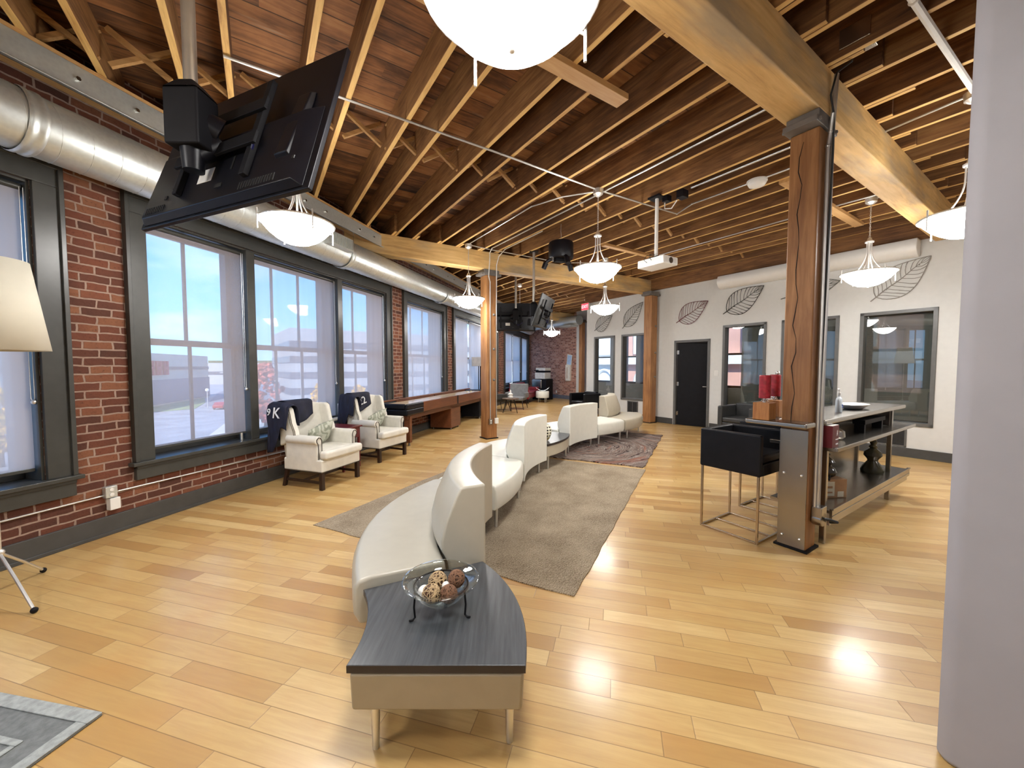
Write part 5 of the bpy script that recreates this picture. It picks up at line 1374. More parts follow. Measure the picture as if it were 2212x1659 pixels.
# local x away from the camera, local y to the wall
LT = 4.7; TWd = 0.66; zt = 0.80
q = MB()
for (y0, y1) in ((0, 0.05), (TWd-0.05, TWd)): q.box(0.62, 2.30, y0, y1, zt-0.20, zt); q.box(2.33, LT-0.45, y0, y1, zt-0.20, zt)
q.box(0.62, LT-0.45, 0.05, TWd-0.05, zt-0.20, zt-0.10)
q.build('cabinet_sides', M['table_wood'], t, bevel=0.006)
q = MB(); q.box(-0.02, 0.62, -0.006, TWd+0.006, zt-0.215, zt-0.10); q.box(-0.02, 0.62, -0.006, 0.05, zt-0.1, zt+0.004); q.box(-0.02, 0.62, TWd-0.05, TWd+0.006, zt-0.1, zt+0.004); q.box(-0.02, 0.05, 0.05, TWd-0.05, zt-0.1, zt+0.004)
q.build('end_cap', M['black_plastic'], t, bevel=0.03, seg=3)
q = MB(); q.box(LT-0.45, LT, -0.006, TWd+0.006, zt-0.215, zt+0.004); q.build('end_cap', M['black_plastic'], t, bevel=0.03, seg=3)
q = MB(); q.box(0.12, LT-0.5, 0.12, TWd-0.12, zt-0.10, zt-0.015); q.build('playfield', M['play'], t, bevel=0.004)
q = MB(); q.box(0.0, LT, TWd-0.05, TWd+0.004, zt+0.0, zt+0.035); q.build('backstop_rail', M['table_wood'], t, bevel=0.01)
q = MB(); q.box(0.10, LT-0.2, 0.06, TWd-0.06, zt-0.30, zt-0.20); q.build('under_rail', M['table_wood'], t, bevel=0.006)
q = MB(); q.box(0.14, 0.22, 0.04, 0.16, 0.06, zt-0.24); q.build('leg', M['table_wood'], t, bevel=0.004)
q = MB(); q.box(0.14, 0.22, 0.16, TWd-0.02, 0.02, zt-0.24); q.build('end_panel', M['black_matte'], t, bevel=0.004)
q = MB(); q.box(2.05, 2.62, 0.06, TWd-0.06, 0.04, zt-0.24); q.build('pedestal', M['table_wood'], t, bevel=0.01)
q = MB(); q.box(4.0, 4.45, 0.06, TWd-0.06, 0.06, zt-0.24); q.build('pedestal', M['black_matte'], t, bevel=0.01)
for (x, y) in ((0.18, 0.08), (0.18, 0.58), (2.12, 0.1), (2.55, 0.1), (2.12, 0.55), (2.55, 0.55), (4.1, 0.1), (4.4, 0.1)):
    q = MB(); q.cyl((x, y, 0), (x, y, 0.07), 0.022, 0.014, seg=12); q.build('leveling_foot', M['iron'], t, smooth=True)
q = MB(); q.add([(2.28, -0.003, zt-0.2), (2.35, -0.003, zt-0.2), (2.35, -0.003, zt), (2.28, -0.003, zt)], [(0, 1, 2, 3)]); q.build('seam', M['black_matte'], t)
pk = None
for i in range(4):
    c = w2w(0, 0)
    x = 3.55+i*0.12; y = 0.25+0.03*(i % 2)
    px_ = -1.91+math.cos(WAA)*x-math.sin(WAA)*y; py_ = 7.0+math.sin(WAA)*x+math.cos(WAA)*y
    q = MB(); q.cyl((0, 0, 0), (0, 0, 0.02), 0.029, seg=20); tag(q.build('shuffleboard_puck', M['cream_label'], loc=(px_, py_, zt-0.0145), smooth=True), 'pale puck standing on the far half of the game table', 'puck', 'pucks on the shuffleboard table')

# ------------------------------------------------------------------ floor lamp at the left edge
t = thing('floor_lamp', 'floor lamp with ivory drum shade and thin metal tripod at the left edge', 'floor lamp', (-3.30, 2.42, 0), 0)
def shade(q, r0, r1, z0, z1):
    q.lathe_open([(r0, z0), (r1, z1)], seg=48)
q = MB(); shade(q, 0.265, 0.19, 1.60, 2.17); q.build('lamp_shade', M['lampshade'], t, smooth='all', solid=0.004)
q = MB(); q.cyl((0, 0, 0.30), (0, 0, 1.95), 0.011, seg=12); q.sphere((0, 0, 0.30), 0.025, 12, 8); q.build('pole', M['chrome'], t, smooth=True)
for (fx, fy) in ((0.395, -0.15), (-0.11, 0.31), (-0.28, -0.24)):
    q = MB(); q.tube([(0, 0, 0.30), (fx*0.5, fy*0.5, 0.165), (fx, fy, 0.018)], 0.0085, 8); lg = q.build('leg', M['chrome'], t, smooth=True)
    q = MB(); q.sphere((fx, fy, 0.018), 0.018, 12, 8); q.build('rubber_tip', M['black_matte'], lg, smooth=True)
t = thing('table_lamp', 'small lamp with a pale square shade behind the game table, left of the middle post', 'lamp', (-1.04, 11.98, 0), WAA)
q = MB(); q.box(-0.17, 0.17, -0.17, 0.17, 1.50, 1.78); q.build('lamp_shade', plain('grey_lampshade', (0.45, 0.43, 0.41), 0.8), t, bevel=0.01)
q = MB(); q.cyl((0, 0, 0.0), (0, 0, 1.6), 0.014, seg=12); q.cyl((0, 0, 0), (0, 0, 0.03), 0.15, seg=24); q.build('pole', M['black_matte'], t, smooth=True)
t = thing('speaker_cabinet', 'tall black cabinet at the far end of the game table beside the middle post', 'cabinet', (-0.78, 12.15, 0), WAA)
q = MB(); q.box(-0.15, 0.15, -0.2, 0.2, 0.03, 1.50); q.build('body', M['black_plastic'], t, bevel=0.01)
q = MB(); q.box(-0.17, 0.17, -0.22, 0.22, 0.0, 0.03); q.build('plinth', M['black_matte'], t)

# ------------------------------------------------------------------ steel bar
t = thing('steel_bar', 'stainless steel bar counter with lower shelves behind the big timber post', 'bar counter', GO, GA)
ST = M['steel']
q = MB(); q.prism([(-0.30, -2.46), (-0.117, -2.46), (-0.117, -2.213), (0.087, -2.213), (0.087, -2.46), (2.45, -2.46), (2.45, -2.02), (-0.30, -2.02)], 1.02, 1.06)
q.build('counter_top', ST, t, bevel=0.012, seg=3)
q = MB(); q.box(0.16, 2.60, -2.52, -2.02, 0.80, 0.835); q.build('work_surface', ST, t, bevel=0.006)
q = MB(); q.box(0.16, 2.10, -2.14, -2.12, 0.835, 1.02); q.box(0.16, 2.12, -2.12, -2.10, 0.30, 0.80); q.build('back_panel', ST, t)
q = MB(); q.box(0.16, 2.52, -2.48, -2.04, 0.285, 0.31); q.box(0.16, 2.52, -2.50, -2.48, 0.235, 0.325); q.box(0.16, 2.50, -2.485, -2.465, 0.185, 0.235); q.box(2.50, 2.52, -2.48, -2.04, 0.235, 0.31)
q.box(0.16, 2.52, -2.508, -2.50, 0.315, 0.330); q.box(0.16, 2.52, -2.504, -2.50, 0.262, 0.268)
q.build('bottom_shelf', ST, t, bevel=0.004)
for (x0, y0, z1) in ((0.20, -2.44, 1.02), (2.12, -2.42, 1.02), (2.12, -2.14, 1.02), (0.20, -2.14, 1.02)):
    q = MB(); q.box(x0, x0+0.04, y0, y0+0.04, 0.0, z1); q.build('leg', ST, t, bevel=0.004)
q = MB(); q.box(2.095, 2.165, -2.40, -2.12, 0.84, 1.02); q.build('end_bracket', ST, t)
# things on the bar
t = thing('hand_sanitizer', 'clear pump bottle with blue logo on the bar counter', 'bottle', (g2w(0.90, -2.30)[0], g2w(0.90, -2.30)[1], 1.06), GA)
q = MB(); q.lathe([(0.034, 0), (0.037, 0.006), (0.036, 0.11), (0.030, 0.135), (0.014, 0.15), (0.013, 0.165)], seg=24, sx=1.1, sy=0.7); q.build('bottle_body', plain('sanitizer_plastic', (0.68, 0.74, 0.78), 0.15), t, smooth=True)
q = MB(); q.cyl((0, 0, 0.163), (0, 0, 0.185), 0.017, seg=14); q.cyl((0, 0, 0.185), (0, 0, 0.215), 0.007, seg=10); q.tube([(0.01, 0, 0.217), (-0.02, 0, 0.222), (-0.045, -0.0, 0.215)], 0.0065, 8); q.build('pump', M['white_plastic'], t, smooth=True)
q = MB(); q.tube([(0.014*math.cos(a)+0.0, -0.0262, 0.06+0.014*math.sin(a)) for a in [rad(150-i*25) for i in range(11)]], 0.0035, 6); q.build('blue_logo', M['blue_ink'], t)
t = thing('serving_dish', 'shallow white square dish on the steel bar counter', 'dish', (g2w(1.36, -2.28)[0], g2w(1.36, -2.28)[1], 1.06), GA)
def sqd(q, s0, s1, z0, z1, th=0.006):
    vs = [(-s0, -s0*.55, z0), (s0, -s0*.55, z0), (s0, s0*.55, z0), (-s0, s0*.55, z0), (-s1, -s1*.55, z1+0.008), (s1, -s1*.55, z1+0.008), (s1, s1*.55, z1+0.008), (-s1, s1*.55, z1+0.008), (-s1+.01, -s1*.55+.01, z1+0.008), (s1-.01, -s1*.55+.01, z1+0.008), (s1-.01, s1*.55-.01, z1+0.008), (-s1+.01, s1*.55-.01, z1+0.008), (-s0, -s0*.55, z0+th), (s0, -s0*.55, z0+th), (s0, s0*.55, z0+th), (-s0, s0*.55, z0+th)]
    q.add(vs, [(0, 3, 2, 1), (0, 1, 5, 4), (1, 2, 6, 5), (2, 3, 7, 6), (3, 0, 4, 7), (4, 5, 9, 8), (5, 6, 10, 9), (6, 7, 11, 10), (7, 4, 8, 11), (8, 9, 13, 12), (9, 10, 14, 13), (10, 11, 15, 14), (11, 8, 12, 15), (12, 13, 14, 15)])
q = MB(); q.lathe([(0.10, 0.001), (0.12, 0.006), (0.20, 0.045), (0.205, 0.052), (0.195, 0.050), (0.115, 0.013), (0.0005, 0.010)], seg=36, sx=1.0, sy=0.62); q.build('dish_body', M['porcelain'], t, smooth=True)
t = thing('gift_bag', 'dark red carton with white lettering on the lower bar surface', 'box', (g2w(0.185, -2.45)[0], g2w(0.185, -2.45)[1], 0.835), GA)
q = MB(); q.box(-0.07, 0.07, -0.045, 0.045, 0, 0.180); q.build('carton', M['maroon'], t, bevel=0.003)
text_mesh('emblem', 'A', 0.07, M['white_ink'], t, (0.03, -0.0465, 0.115), (rad(90), 0, 0), 0.0005, sx=0.6)
q = MB(); q.box(0.0, 0.062, -0.0465, -0.045, 0.062, 0.070); q.box(0.005, 0.055, -0.0465, -0.045, 0.022, 0.034); q.build('print_lines', M['white_ink'], t)
q = MB(); q.box(-0.068, 0.068, -0.043, 0.043, 0.180, 0.183); q.build('white_lid', M['white_plastic'], t)
t = thing('bar_mat', 'long black tray leaning in the upper bar shelf', 'tray', (g2w(1.55, -2.36)[0], g2w(1.55, -2.36)[1], 0.835), GA)
q = MB(); q.box(-0.30, 0.36, -0.05, 0.05, 0.085, 0.13); q.build('tray_body', M['black_matte'], t, bevel=0.004)
q = MB(); q.box(-0.28, -0.24, -0.04, 0.04, 0.0, 0.085); q.build('foot', M['black_matte'], t)
q = MB(); q.box(0.28, 0.32, -0.04, 0.04, 0.0, 0.085); q.build('foot', M['black_matte'], t)
t = thing('kettle', 'round dark metal kettle on the upper bar shelf beside the carton', 'kettle', (g2w(0.62, -2.34)[0], g2w(0.62, -2.34)[1], 0.835), GA)
q = MB(); q.lathe([(0.07, 0), (0.095, 0.03), (0.09, 0.08), (0.05, 0.115), (0.02, 0.125), (0.0005, 0.13)], seg=28); q.build('kettle_body', M['steel'], t, smooth=True)
q = MB(); q.tube([(-0.06, 0, 0.10), (-0.05, 0, 0.15), (0.05, 0, 0.15), (0.06, 0, 0.10)], 0.007, 8); q.build('kettle_handle', M['black_matte'], t, smooth=True)
t = thing('crate', 'cardboard wine crate with pale printed labels on the bottom bar shelf', 'crate', (g2w(0.62, -2.30)[0], g2w(0.62, -2.30)[1], 0.31), GA-0.5)
q = MB(); q.box(-0.12, 0.12, -0.10, 0.10, 0, 0.17); q.build('carton', M['cardboard'], t, bevel=0.003)
q = MB(); q.box(-0.11, 0.0, -0.1012, -0.10, 0.02, 0.15); q.box(0.03, 0.09, -0.1012, -0.10, 0.01, 0.06); q.box(-0.1215, -0.12, -0.08, 0.08, 0.02, 0.15); q.build('labels', M['cream_label'], t)
q = MB(); q.box(-0.09, -0.02, -0.1018, -0.1012, 0.09, 0.11); q.box(-0.09, -0.02, -0.1018, -0.1012, 0.045, 0.06); q.build('printed_lines', M['cardboard'], t)
M['dark_glass'] = plain('dark_glazed_ceramic', (0.03, 0.022, 0.016), 0.15)
t = thing('hookah', 'dark ornate hookah-like bottle standing on the wine crate', 'hookah', (g2w(0.62, -2.30)[0], g2w(0.62, -2.30)[1], 0.4805), GA)
q = MB(); q.lathe([(0.05, 0), (0.075, 0.02), (0.085, 0.05), (0.07, 0.085), (0.04, 0.105), (0.05, 0.12), (0.07, 0.14), (0.055, 0.165), (0.025, 0.19), (0.035, 0.21), (0.015, 0.24), (0.014, 0.28)], seg=28); q.build('vessel', M['dark_glass'], t, smooth=True)
q = MB(); q.tube([(-0.06, 0, 0.13), (-0.11, -0.02, 0.11), (-0.13, -0.04, 0.04), (-0.10, -0.06, 0.0), (-0.07, -0.05, 0.03)], 0.012, 8); q.build('hose', M['black_matte'], t, smooth=True)
t = thing('carafe', 'tall turned dark bottle at the right end of the bottom bar shelf', 'bottle', (g2w(2.0, -2.30)[0], g2w(2.0, -2.30)[1], 0.31), GA)
q = MB(); q.lathe([(0.10, 0), (0.105, 0.02), (0.085, 0.07), (0.045, 0.13), (0.05, 0.15), (0.08, 0.19), (0.075, 0.23), (0.03, 0.27), (0.04, 0.29), (0.022, 0.31), (0.035, 0.34), (0.022, 0.37), (0.03, 0.40), (0.018, 0.43), (0.022, 0.47), (0.0005, 0.475)], seg=28); q.build('vessel', plain('olive_glazed_glass', (0.06, 0.055, 0.03), 0.15), t, smooth=True)
# candle boxes on the counter end
def candle_box(gx0, gy0, label, lc):
    c = g2w(gx0, gy0)
    t = thing('candle_planter', label, 'wooden box', (c[0], c[1], 1.06), GA)
    q = MB(); w = 0.055
    w = 0.062; q.box(-w, w, -w, w, 0, 0.14); q.build('box', M['box_wood'], t, bevel=0.003)
    rnd = random.Random(int(gx0*100)); q = MB()
    for i in range(16):
        a = rnd.uniform(0, 6.28); r = rnd.uniform(0.01, 0.05); q.tube([(0, 0, 0.13), (r*0.6*math.cos(a), r*0.6*math.sin(a), 0.165), (r*math.cos(a), r*math.sin(a), 0.15)], 0.002, 4)
    q.build('tinsel', M['silver'], t)
    t2 = thing('pillar_candle', lc, 'candle', (c[0], c[1], 1.20), GA)
    q = MB()
    pr = [(0.0005, 0.035), (0.041, 0.035)] + [(0.042+0.0006*math.sin(i*1.9), 0.04+i*0.0085) for i in range(22)] + [(0.038, 0.226), (0.0005, 0.224)]
    q.lathe(pr, seg=32); q.build('wax', M['red_wax'], t2, smooth=True)
    q = MB(); q.cyl((0, 0, 0.222), (0.002, 0, 0.245), 0.0015, seg=6); q.build('wick', M['cable'], t2)
    q = MB(); q.cyl((0, 0, 0.0), (0, 0, 0.042), 0.012, seg=10); q.build('holder', M['silver'], t2)
candle_box(-0.235, -2.14, 'small wooden box with silver tinsel under the left red candle, at the counter end', 'left dark red pillar candle at the end of the bar counter')
candle_box(0.075, -2.088, 'small wooden box with silver tinsel under the right red candle, touching the big post', 'right dark red pillar candle, closest to the big post')
t = thing('ornament', 'dark brown ornament with a silver top behind the red candles', 'ornament', (g2w(0.19, -2.06)[0], g2w(0.19, -2.06)[1], 1.06), 0)
q = MB(); q.lathe([(0.02, 0), (0.022, 0.1), (0.03, 0.30), (0.018, 0.36), (0.0005, 0.37)], seg=16); q.build('figure', M['dark_glass'], t, smooth=True)
q = MB(); q.sphere((0, 0, 0.378), 0.016, 10, 8); q.build('silver_top', M['silver'], t, smooth=True)

# ------------------------------------------------------------------ bar stools
def stool(label):
    t = thing('bar_stool', label, 'bar stool', (0, 0, 0), 0, None)
    # local +y = back, opening towards -y (the bar)
    w, d = 0.27, 0.26; z0, z1 = 0.575, 0.925; th = 0.055
    q = MB(); q.box(-w, -w+th, -d, d, z0, z1); q.build('armrest', M['black_leather'], t, bevel=0.014, seg=3)
    q = MB(); q.box(w-th, w, -d, d, z0, z1); q.build('armrest', M['black_leather'], t, bevel=0.014, seg=3)
    q = MB(); q.box(-w+th, w-th, d-th, d, z0, z1); q.build('backrest', M['black_leather'], t, bevel=0.012, seg=3)
    q = MB(); q.box(-w+th, w-th, -d, d-th, z0, z0+0.10); q.build('seat_base', M['black_leather'], t, bevel=0.01)
    q = MB(); q.box(-w+th+0.005, w-th-0.005, -d+0.005, d-th-0.003, z0+0.10, z0+0.175); q.build('seat_cushion', M['black_leather'], t, bevel=0.025, seg=4)
    r = 0.009
    def bar_(x0, x1, y0, y1, zz0, zz1): return MB().box(x0, x1, y0, y1, zz0, zz1)
    for sx in (-1, 1):
        for sy in (-1, 1):
            x, y = sx*(w-0.018), sy*(d-0.018); bar_(x-r, x+r, y-r, y+r, 0, z0).build('leg', M['champ'], t, bevel=0.002)
    q = MB(); X, Y = w-0.018, d-0.018
    for y in (-Y, Y): q.box(-X, X, y-r, y+r, 0.0, 2*r)
    for x in (-X, X, 0.0): q.box(x-r, x+r, -Y, Y, 0.0, 2*r)
    q.build('base_rails', M['champ'], t, bevel=0.002)
    return t
s0 = stool('nearest black cube bar stool on thin metal frame beside the big post')
s0.location = g2w(-0.03, -1.89) + (0,); s0.rotation_euler = (0, 0, GA)
dup(s0, g2w(0.78, -1.84) + (0,), GA, 'second black cube bar stool, hidden mostly behind the nearest one')
dup(s0, g2w(1.60, -1.86) + (0,), GA, 'third black cube bar stool, farthest along the steel bar')

# ------------------------------------------------------------------ tub chairs along the white wall
def tub_chair(label, mat):
    t = thing('tub_chair', label, 'armchair', (0, 0, 0), 0)
    w, d = 0.36, 0.34
    q = MB(); q.box(-w, -w+0.10, -d, d, 0.20, 0.66); q.build('armrest', mat, t, bevel=0.03, seg=3)
    q = MB(); q.box(w-0.10, w, -d, d, 0.20, 0.66); q.build('armrest', mat, t, bevel=0.03, seg=3)
    q = MB(); q.box(-w+0.10, w-0.10, -d, -d+0.12, 0.20, 0.70); q.build('backrest', mat, t, bevel=0.03, seg=3)
    q = MB(); q.box(-w+0.10, w-0.10, -d+0.12, d-0.01, 0.20, 0.32); q.build('seat_base', mat, t, bevel=0.015)
    q = MB(); q.box(-w+0.105, w-0.105, -d+0.125, d+0.01, 0.325, 0.43); q.build('seat_cushion', mat, t, bevel=0.035, seg=4)
    for sx in (-1, 1):
        for sy in (-1, 1): q = MB(); q.cyl((sx*(w-0.05), sy*(d-0.05), 0), (sx*(w-0.05), sy*(d-0.05), 0.21), 0.012, seg=12); q.build('leg', M['alu'], t, smooth=True)
    return t
tc1 = tub_chair('charcoal tub armchair standing under the office window right of the open door', M['dark_leather'])
tc1.location = g2w(RX-0.42, RY-1.84) + (0,); tc1.rotation_euler = (0, 0, GA+rad(90))
tc2 = dup(tc1, g2w(RX-0.42, RY-2.74) + (0,), GA+rad(90), 'charcoal tub armchair behind the candles, mostly hidden by the bar stools')
tc3 = tub_chair('black tub armchair at the left end of the white office wall', M['black_leather'])
tc3.location = g2w(RX-0.43, 5.12) + (0,); tc3.rotation_euler = (0, 0, GA+rad(90))

# ------------------------------------------------------------------ far lounge corner
t = thing('sofa', 'dark red leather sofa under the farthest windows', 'sofa', (0.53, 16.15, 0), WAA-rad(90)-rad(2))
# local +x towards room?  front faces +x
RL = M['red_leather']
q = MB(); q.box(-0.38, 0.40, -0.85, 0.85, 0.20, 0.40); q.build('seat', RL, t, bevel=0.04, seg=3)
q = MB(); q.box(-0.42, -0.20, -0.85, 0.85, 0.20, 0.80); q.build('backrest', RL, t, bevel=0.05, seg=3)
for sy in (-1, 1): q = MB(); q.box(-0.42, 0.42, sy*0.85-0.07, sy*0.85+0.07, 0.18, 0.60); q.build('armrest', RL, t, bevel=0.04, seg=3)
for sy in (-0.40, 0.40): q = MB(); q.box(-0.2, 0.42, sy-0.38, sy+0.38, 0.39, 0.47); q.build('seat_cushion', RL, t, bevel=0.03, seg=3)
for sx in (-0.33, 0.35):
    for sy in (-0.8, 0.8): q = MB(); q.cyl((sx, sy, 0.2), (sx*1.1, sy*1.04, 0.0), 0.022, 0.012, seg=10); q.build('leg', M['dark_wood'], t, smooth=True)
def lounge(label, loc, rz, mat):
    t = thing('lounge_chair', label, 'lounge chair', loc, rz)
    q = MB(); q.box(-0.32, 0.32, -0.30, 0.34, 0.30, 0.42); q.build('seat', mat, t, bevel=0.05, seg=3)
    q = MB(); q.M = Matrix.Translation((0, -0.30, 0.42)) @ Matrix.Rotation(rad(14), 4, 'X'); q.box(-0.34, 0.34, -0.05, 0.05, -0.06, 0.46); q.build('backrest', mat, t, bevel=0.04, seg=3)
    for sx in (-1, 1): q = MB(); q.M = Matrix.Translation((sx*0.34, 0.0, 0.5)); q.box(-0.035, 0.035, -0.32, 0.20, -0.12, 0.08); q.build('armrest', mat, t, bevel=0.03, seg=3)
    for sx in (-1, 1):
        for sy in (-1, 1): q = MB(); q.cyl((sx*0.26, sy*0.26, 0.31), (sx*0.33, sy*0.33, 0), 0.018, 0.010, seg=10); q.build('leg', M['dark_wood'], t, smooth=True)
    return t
lounge('grey fabric lounge chair with its back to the camera, left of the red sofa', (0.16, 13.55, 0), rad(165), M['grey_fabric'])
lounge('dark lounge chair behind the middle post at the far end', (-0.50, 13.05, 0), rad(-60), M['dark_leather'])
t = thing('side_table', 'low round side table with splayed dark legs before the grey lounge chair', 'side table', (-0.05, 12.35, 0))
q = MB(); q.cyl((0, 0, 0.44), (0, 0, 0.47), 0.27, seg=32); q.build('table_top', plain('walnut_top', (0.14, 0.09, 0.06), 0.4), t, bevel=0.004)
for k in range(3): a = k*2.094-0.6; q = MB(); q.cyl((0.13*math.cos(a), 0.13*math.sin(a), 0.45), (0.27*math.cos(a), 0.27*math.sin(a), 0), 0.018, 0.01, seg=10); q.build('leg', M['black_matte'], t, smooth=True)
t = thing('tissue_pack', 'crumpled white tissue on the low round side table', 'tissue', (-0.05, 12.35, 0.47))
q = MB(); q.lathe([(0.06, 0), (0.085, 0.03), (0.07, 0.10), (0.09, 0.13), (0.03, 0.17), (0.02, 0.26), (0.0005, 0.28)], seg=9); q.build('tissue', M['white_paper'], t, smooth=True)
t = thing('ottoman', 'round ivory ottoman with thin metal legs before the printer stand', 'ottoman', (1.27, 16.0, 0))
q = MB(); q.lathe([(0.0005, 0.19), (0.27, 0.19), (0.275, 0.21), (0.275, 0.44), (0.25, 0.47), (0.0005, 0.475)], seg=36); q.build('seat', VW, t, smooth=True)
for k in range(4): a = k*math.pi/2+0.5; q = MB(); q.cyl((0.2*math.cos(a), 0.2*math.sin(a), 0), (0.2*math.cos(a), 0.2*math.sin(a), 0.2), 0.014, seg=10); q.build('leg', M['alu'], t, smooth=True)
t = thing('curved_bowl', 'dark boat-shaped tray with silver rim lying on the ivory ottoman', 'tray', (1.27, 16.0, 0.475))
q = MB(); q.grid(lambda u, v: ((u-0.5)*0.56, (v-0.5)*0.30*(1-0.5*(2*u-1)**2), 0.01+0.14*(2*u-1)**2), 16, 6); q.build('tray_body', M['silver'], t, smooth='all', solid=0.015)
t = thing('printer_stand', 'cabinet with a silver drum-like front and black side under the printer', 'cabinet', (1.35, 17.4, 0), WR+rad(18))
q = MB(); q.box(-0.40, 0.16, -0.25, 0.25, 0.45, 0.92); q.build('silver_body', M['steel'], t, bevel=0.08, seg=4)
q = MB(); q.box(0.16, 0.42, -0.27, 0.27, 0.0, 0.93); q.build('side_cabinet', M['black_matte'], t, bevel=0.006)
q = MB(); q.box(-0.36, 0.16, -0.22, 0.22, 0.0, 0.45); q.build('base', M['black_matte'], t, bevel=0.006)
t = thing('printer', 'pale grey office printer with a dark scanner gap near the far brick wall', 'printer', (1.42, 17.4, 0.93), WR+rad(18))
q = MB(); q.box(-0.30, 0.24, -0.24, 0.24, 0, 0.28); q.build('paper_trays', M['printer'], t, bevel=0.012)
q = MB(); q.box(-0.26, 0.24, -0.22, 0.24, 0.29, 0.36); q.build('output_gap', M['black_matte'], t)
q = MB(); q.box(-0.28, 0.24, -0.20, 0.24, 0.37, 0.49); q.build('scanner', M['printer'], t, bevel=0.012)
q = MB(); q.box(-0.30, -0.12, -0.30, -0.20, 0.36, 0.40); q.build('control_panel', M['black_plastic'], t, bevel=0.004)
BWp = (g2w(7.94, 0)[0], g2w(7.94, 0)[1], 0)
t = thing('brochure_holder', 'tall narrow cream holder mounted on the far brick wall', 'brochure holder', BWp, WR)
kk = -(10.8)  # local x of reference point on that wall
q = MB(); q.box(kk+1.22, kk+1.52, -0.10, 0, 0.84, 1.56); q.build('body', M['terrac'], t, bevel=0.01)
q = MB(); q.box(kk+1.32, kk+1.35, -0.104, -0.10, 0.95, 1.45); q.build('slot', M['cardboard'], t)
t = thing('blue_notice', 'pale blue notice sheet tilted on top of the cream holder', 'notice', BWp, WR)
q = MB(); q.M = Matrix.Translation((kk+1.42, -0.03, 1.78)) @ Matrix.Rotation(rad(8), 4, 'Y'); q.box(-0.16, 0.16, -0.012, 0, -0.24, 0.24); q.build('backing', M['white_paper'], t)
q = MB(); q.M = Matrix.Translation((kk+1.42, -0.044, 1.78)) @ Matrix.Rotation(rad(8), 4, 'Y'); q.box(-0.13, 0.13, -0.002, 0, -0.21, 0.21); q.build('blue_print', M['poster'], t)
# ------------------------------------------------------------------ the street outside
GZ = -7.0
def outside(name, q, mat, label, cat, loc=(0, 0, 0), rz=0.0, **k): return tag(q.build(name, mat, loc=loc, rotz=rz, **k), label, cat)
q = MB(); q.box(-420, 60, -120, 420, GZ-0.3, GZ)
o = q.build('ground_outside', M['asphalt']); o['kind'] = 'structure'
def gp(u, v):       # where a sight line through the window meets the street
    return None
q = MB(); q.prism([(-65, 81), (-55, 81), (-60, 95), (-104, 168), (-118, 168), (-95, 124)], GZ, GZ+0.02); outside('road', q, M['asphalt_dark'], 'bluish asphalt road running away outside the first window', 'road')
q = MB(); q.prism([(-66, 71), (-63, 76), (-72, 90), (-81, 101), (-83, 101), (-71, 68)], GZ, GZ+0.06); outside('lawn', q, M['lawn'], 'green lawn at the road corner outside the first window', 'lawn')
q = MB(); q.prism([(-46, 63), (-35, 43), (-31, 40), (-24, 40), (-38, 63)], GZ, GZ+0.08); outside('sidewalk', q, M['concrete'], 'tan sidewalk below the first window', 'sidewalk')
t = thing('pale_building', 'long cream low building with red letters beyond the lawn', 'building', (-83, 105, GZ), rad(-71.6))
q = MB(); q.box(0, 60, -25, 0, 0, 11.2); q.build('walls', M['facade_cream'], t)
q = MB(); q.box(-0.1, 60.1, -25.1, 0.15, 7.7, 8.4); q.build('eave_band', M['facade_band'], t)
q = MB(); q.box(-0.1, 60.1, -25.1, 0.2, 0.4, 5.6); q.build('arcade', M['facade_grey'], t)
q = MB(); q.box(26, 32, -12, -3, 11.2, 13.2); q.build('roof_box', M['facade_white'], t)
for xx in (21.5, 24.3, 27.1):
    q = MB(); q.box(xx, xx+0.5, 0.2, 0.6, 6.6, 9.6); q.box(xx+1.3, xx+1.8, 0.2, 0.6, 6.6, 9.6); q.box(xx, xx+1.8, 0.2, 0.6, 7.8, 8.4); q.build('red_letter', M['facade_red'], t)
t = thing('white_building', 'white low building at the end of the road', 'building', (-137, 190, GZ), rad(12))
q = MB(); q.box(-25, 17, -10, 10, 0, 10.0); q.build('walls', M['facade_white'], t)
q = MB(); q.box(-25.2, 17.2, -10.2, 10.2, 4.6, 6.0); q.build('window_band', M['facade_band'], t)
t = thing('office_block', 'grey office block with dark ribbon windows behind the middle windows', 'building', (-54.7, 95, GZ), rad(38.6))
q = MB(); q.box(0, 62, 0, 32, 0, 18.0); q.build('walls', M['facade_white'], t)
for z in (1.4, 5.4, 9.4, 13.2):
    q = MB(); q.box(-0.15, 62.1, -0.15, 32, z, z+1.6); q.build('ribbon_window', M['facade_band'], t)
q = MB(); q.box(-300, 60, 380, 400, GZ, GZ+14); outside('treeline', q, M['tree_green'], 'dull distant treeline along the horizon', 'trees'); bpy.data.objects['treeline']['kind'] = 'stuff'
def tree(x, y, h, w, mat, label, seed):
    rnd = random.Random(seed)
    t = thing('street_tree', label, 'tree', (x, y, GZ))
    q = MB(); q.cyl((0, 0, 0), (0, 0, h*0.45), 0.22, 0.12, seg=8); q.build('trunk', M['bark'], t, smooth=True)
    q = MB()
    for i in range(240):
        u = rnd.random(); a = rnd.uniform(0, 6.28); r = w*0.5*math.sin(math.pi*(0.12+0.8*u))*rnd.uniform(0.2, 1)
        c = (r*math.cos(a), r*math.sin(a), h*(0.20+0.72*u)); q.sphere(c, w*rnd.uniform(0.03, 0.07), 6, 4)
    # ragged leaves
    n0 = len(q.v)
    q.v = [(p[0]+rnd.uniform(-.09, .09), p[1]+rnd.uniform(-.09, .09), p[2]+rnd.uniform(-.09, .09)) for p in q.v]
    q.build('foliage', mat, t)
tree(-29, 45, 9.4, 4.8, M['tree_red'], 'red autumn tree outside the middle window, left of the yellow one', 1)
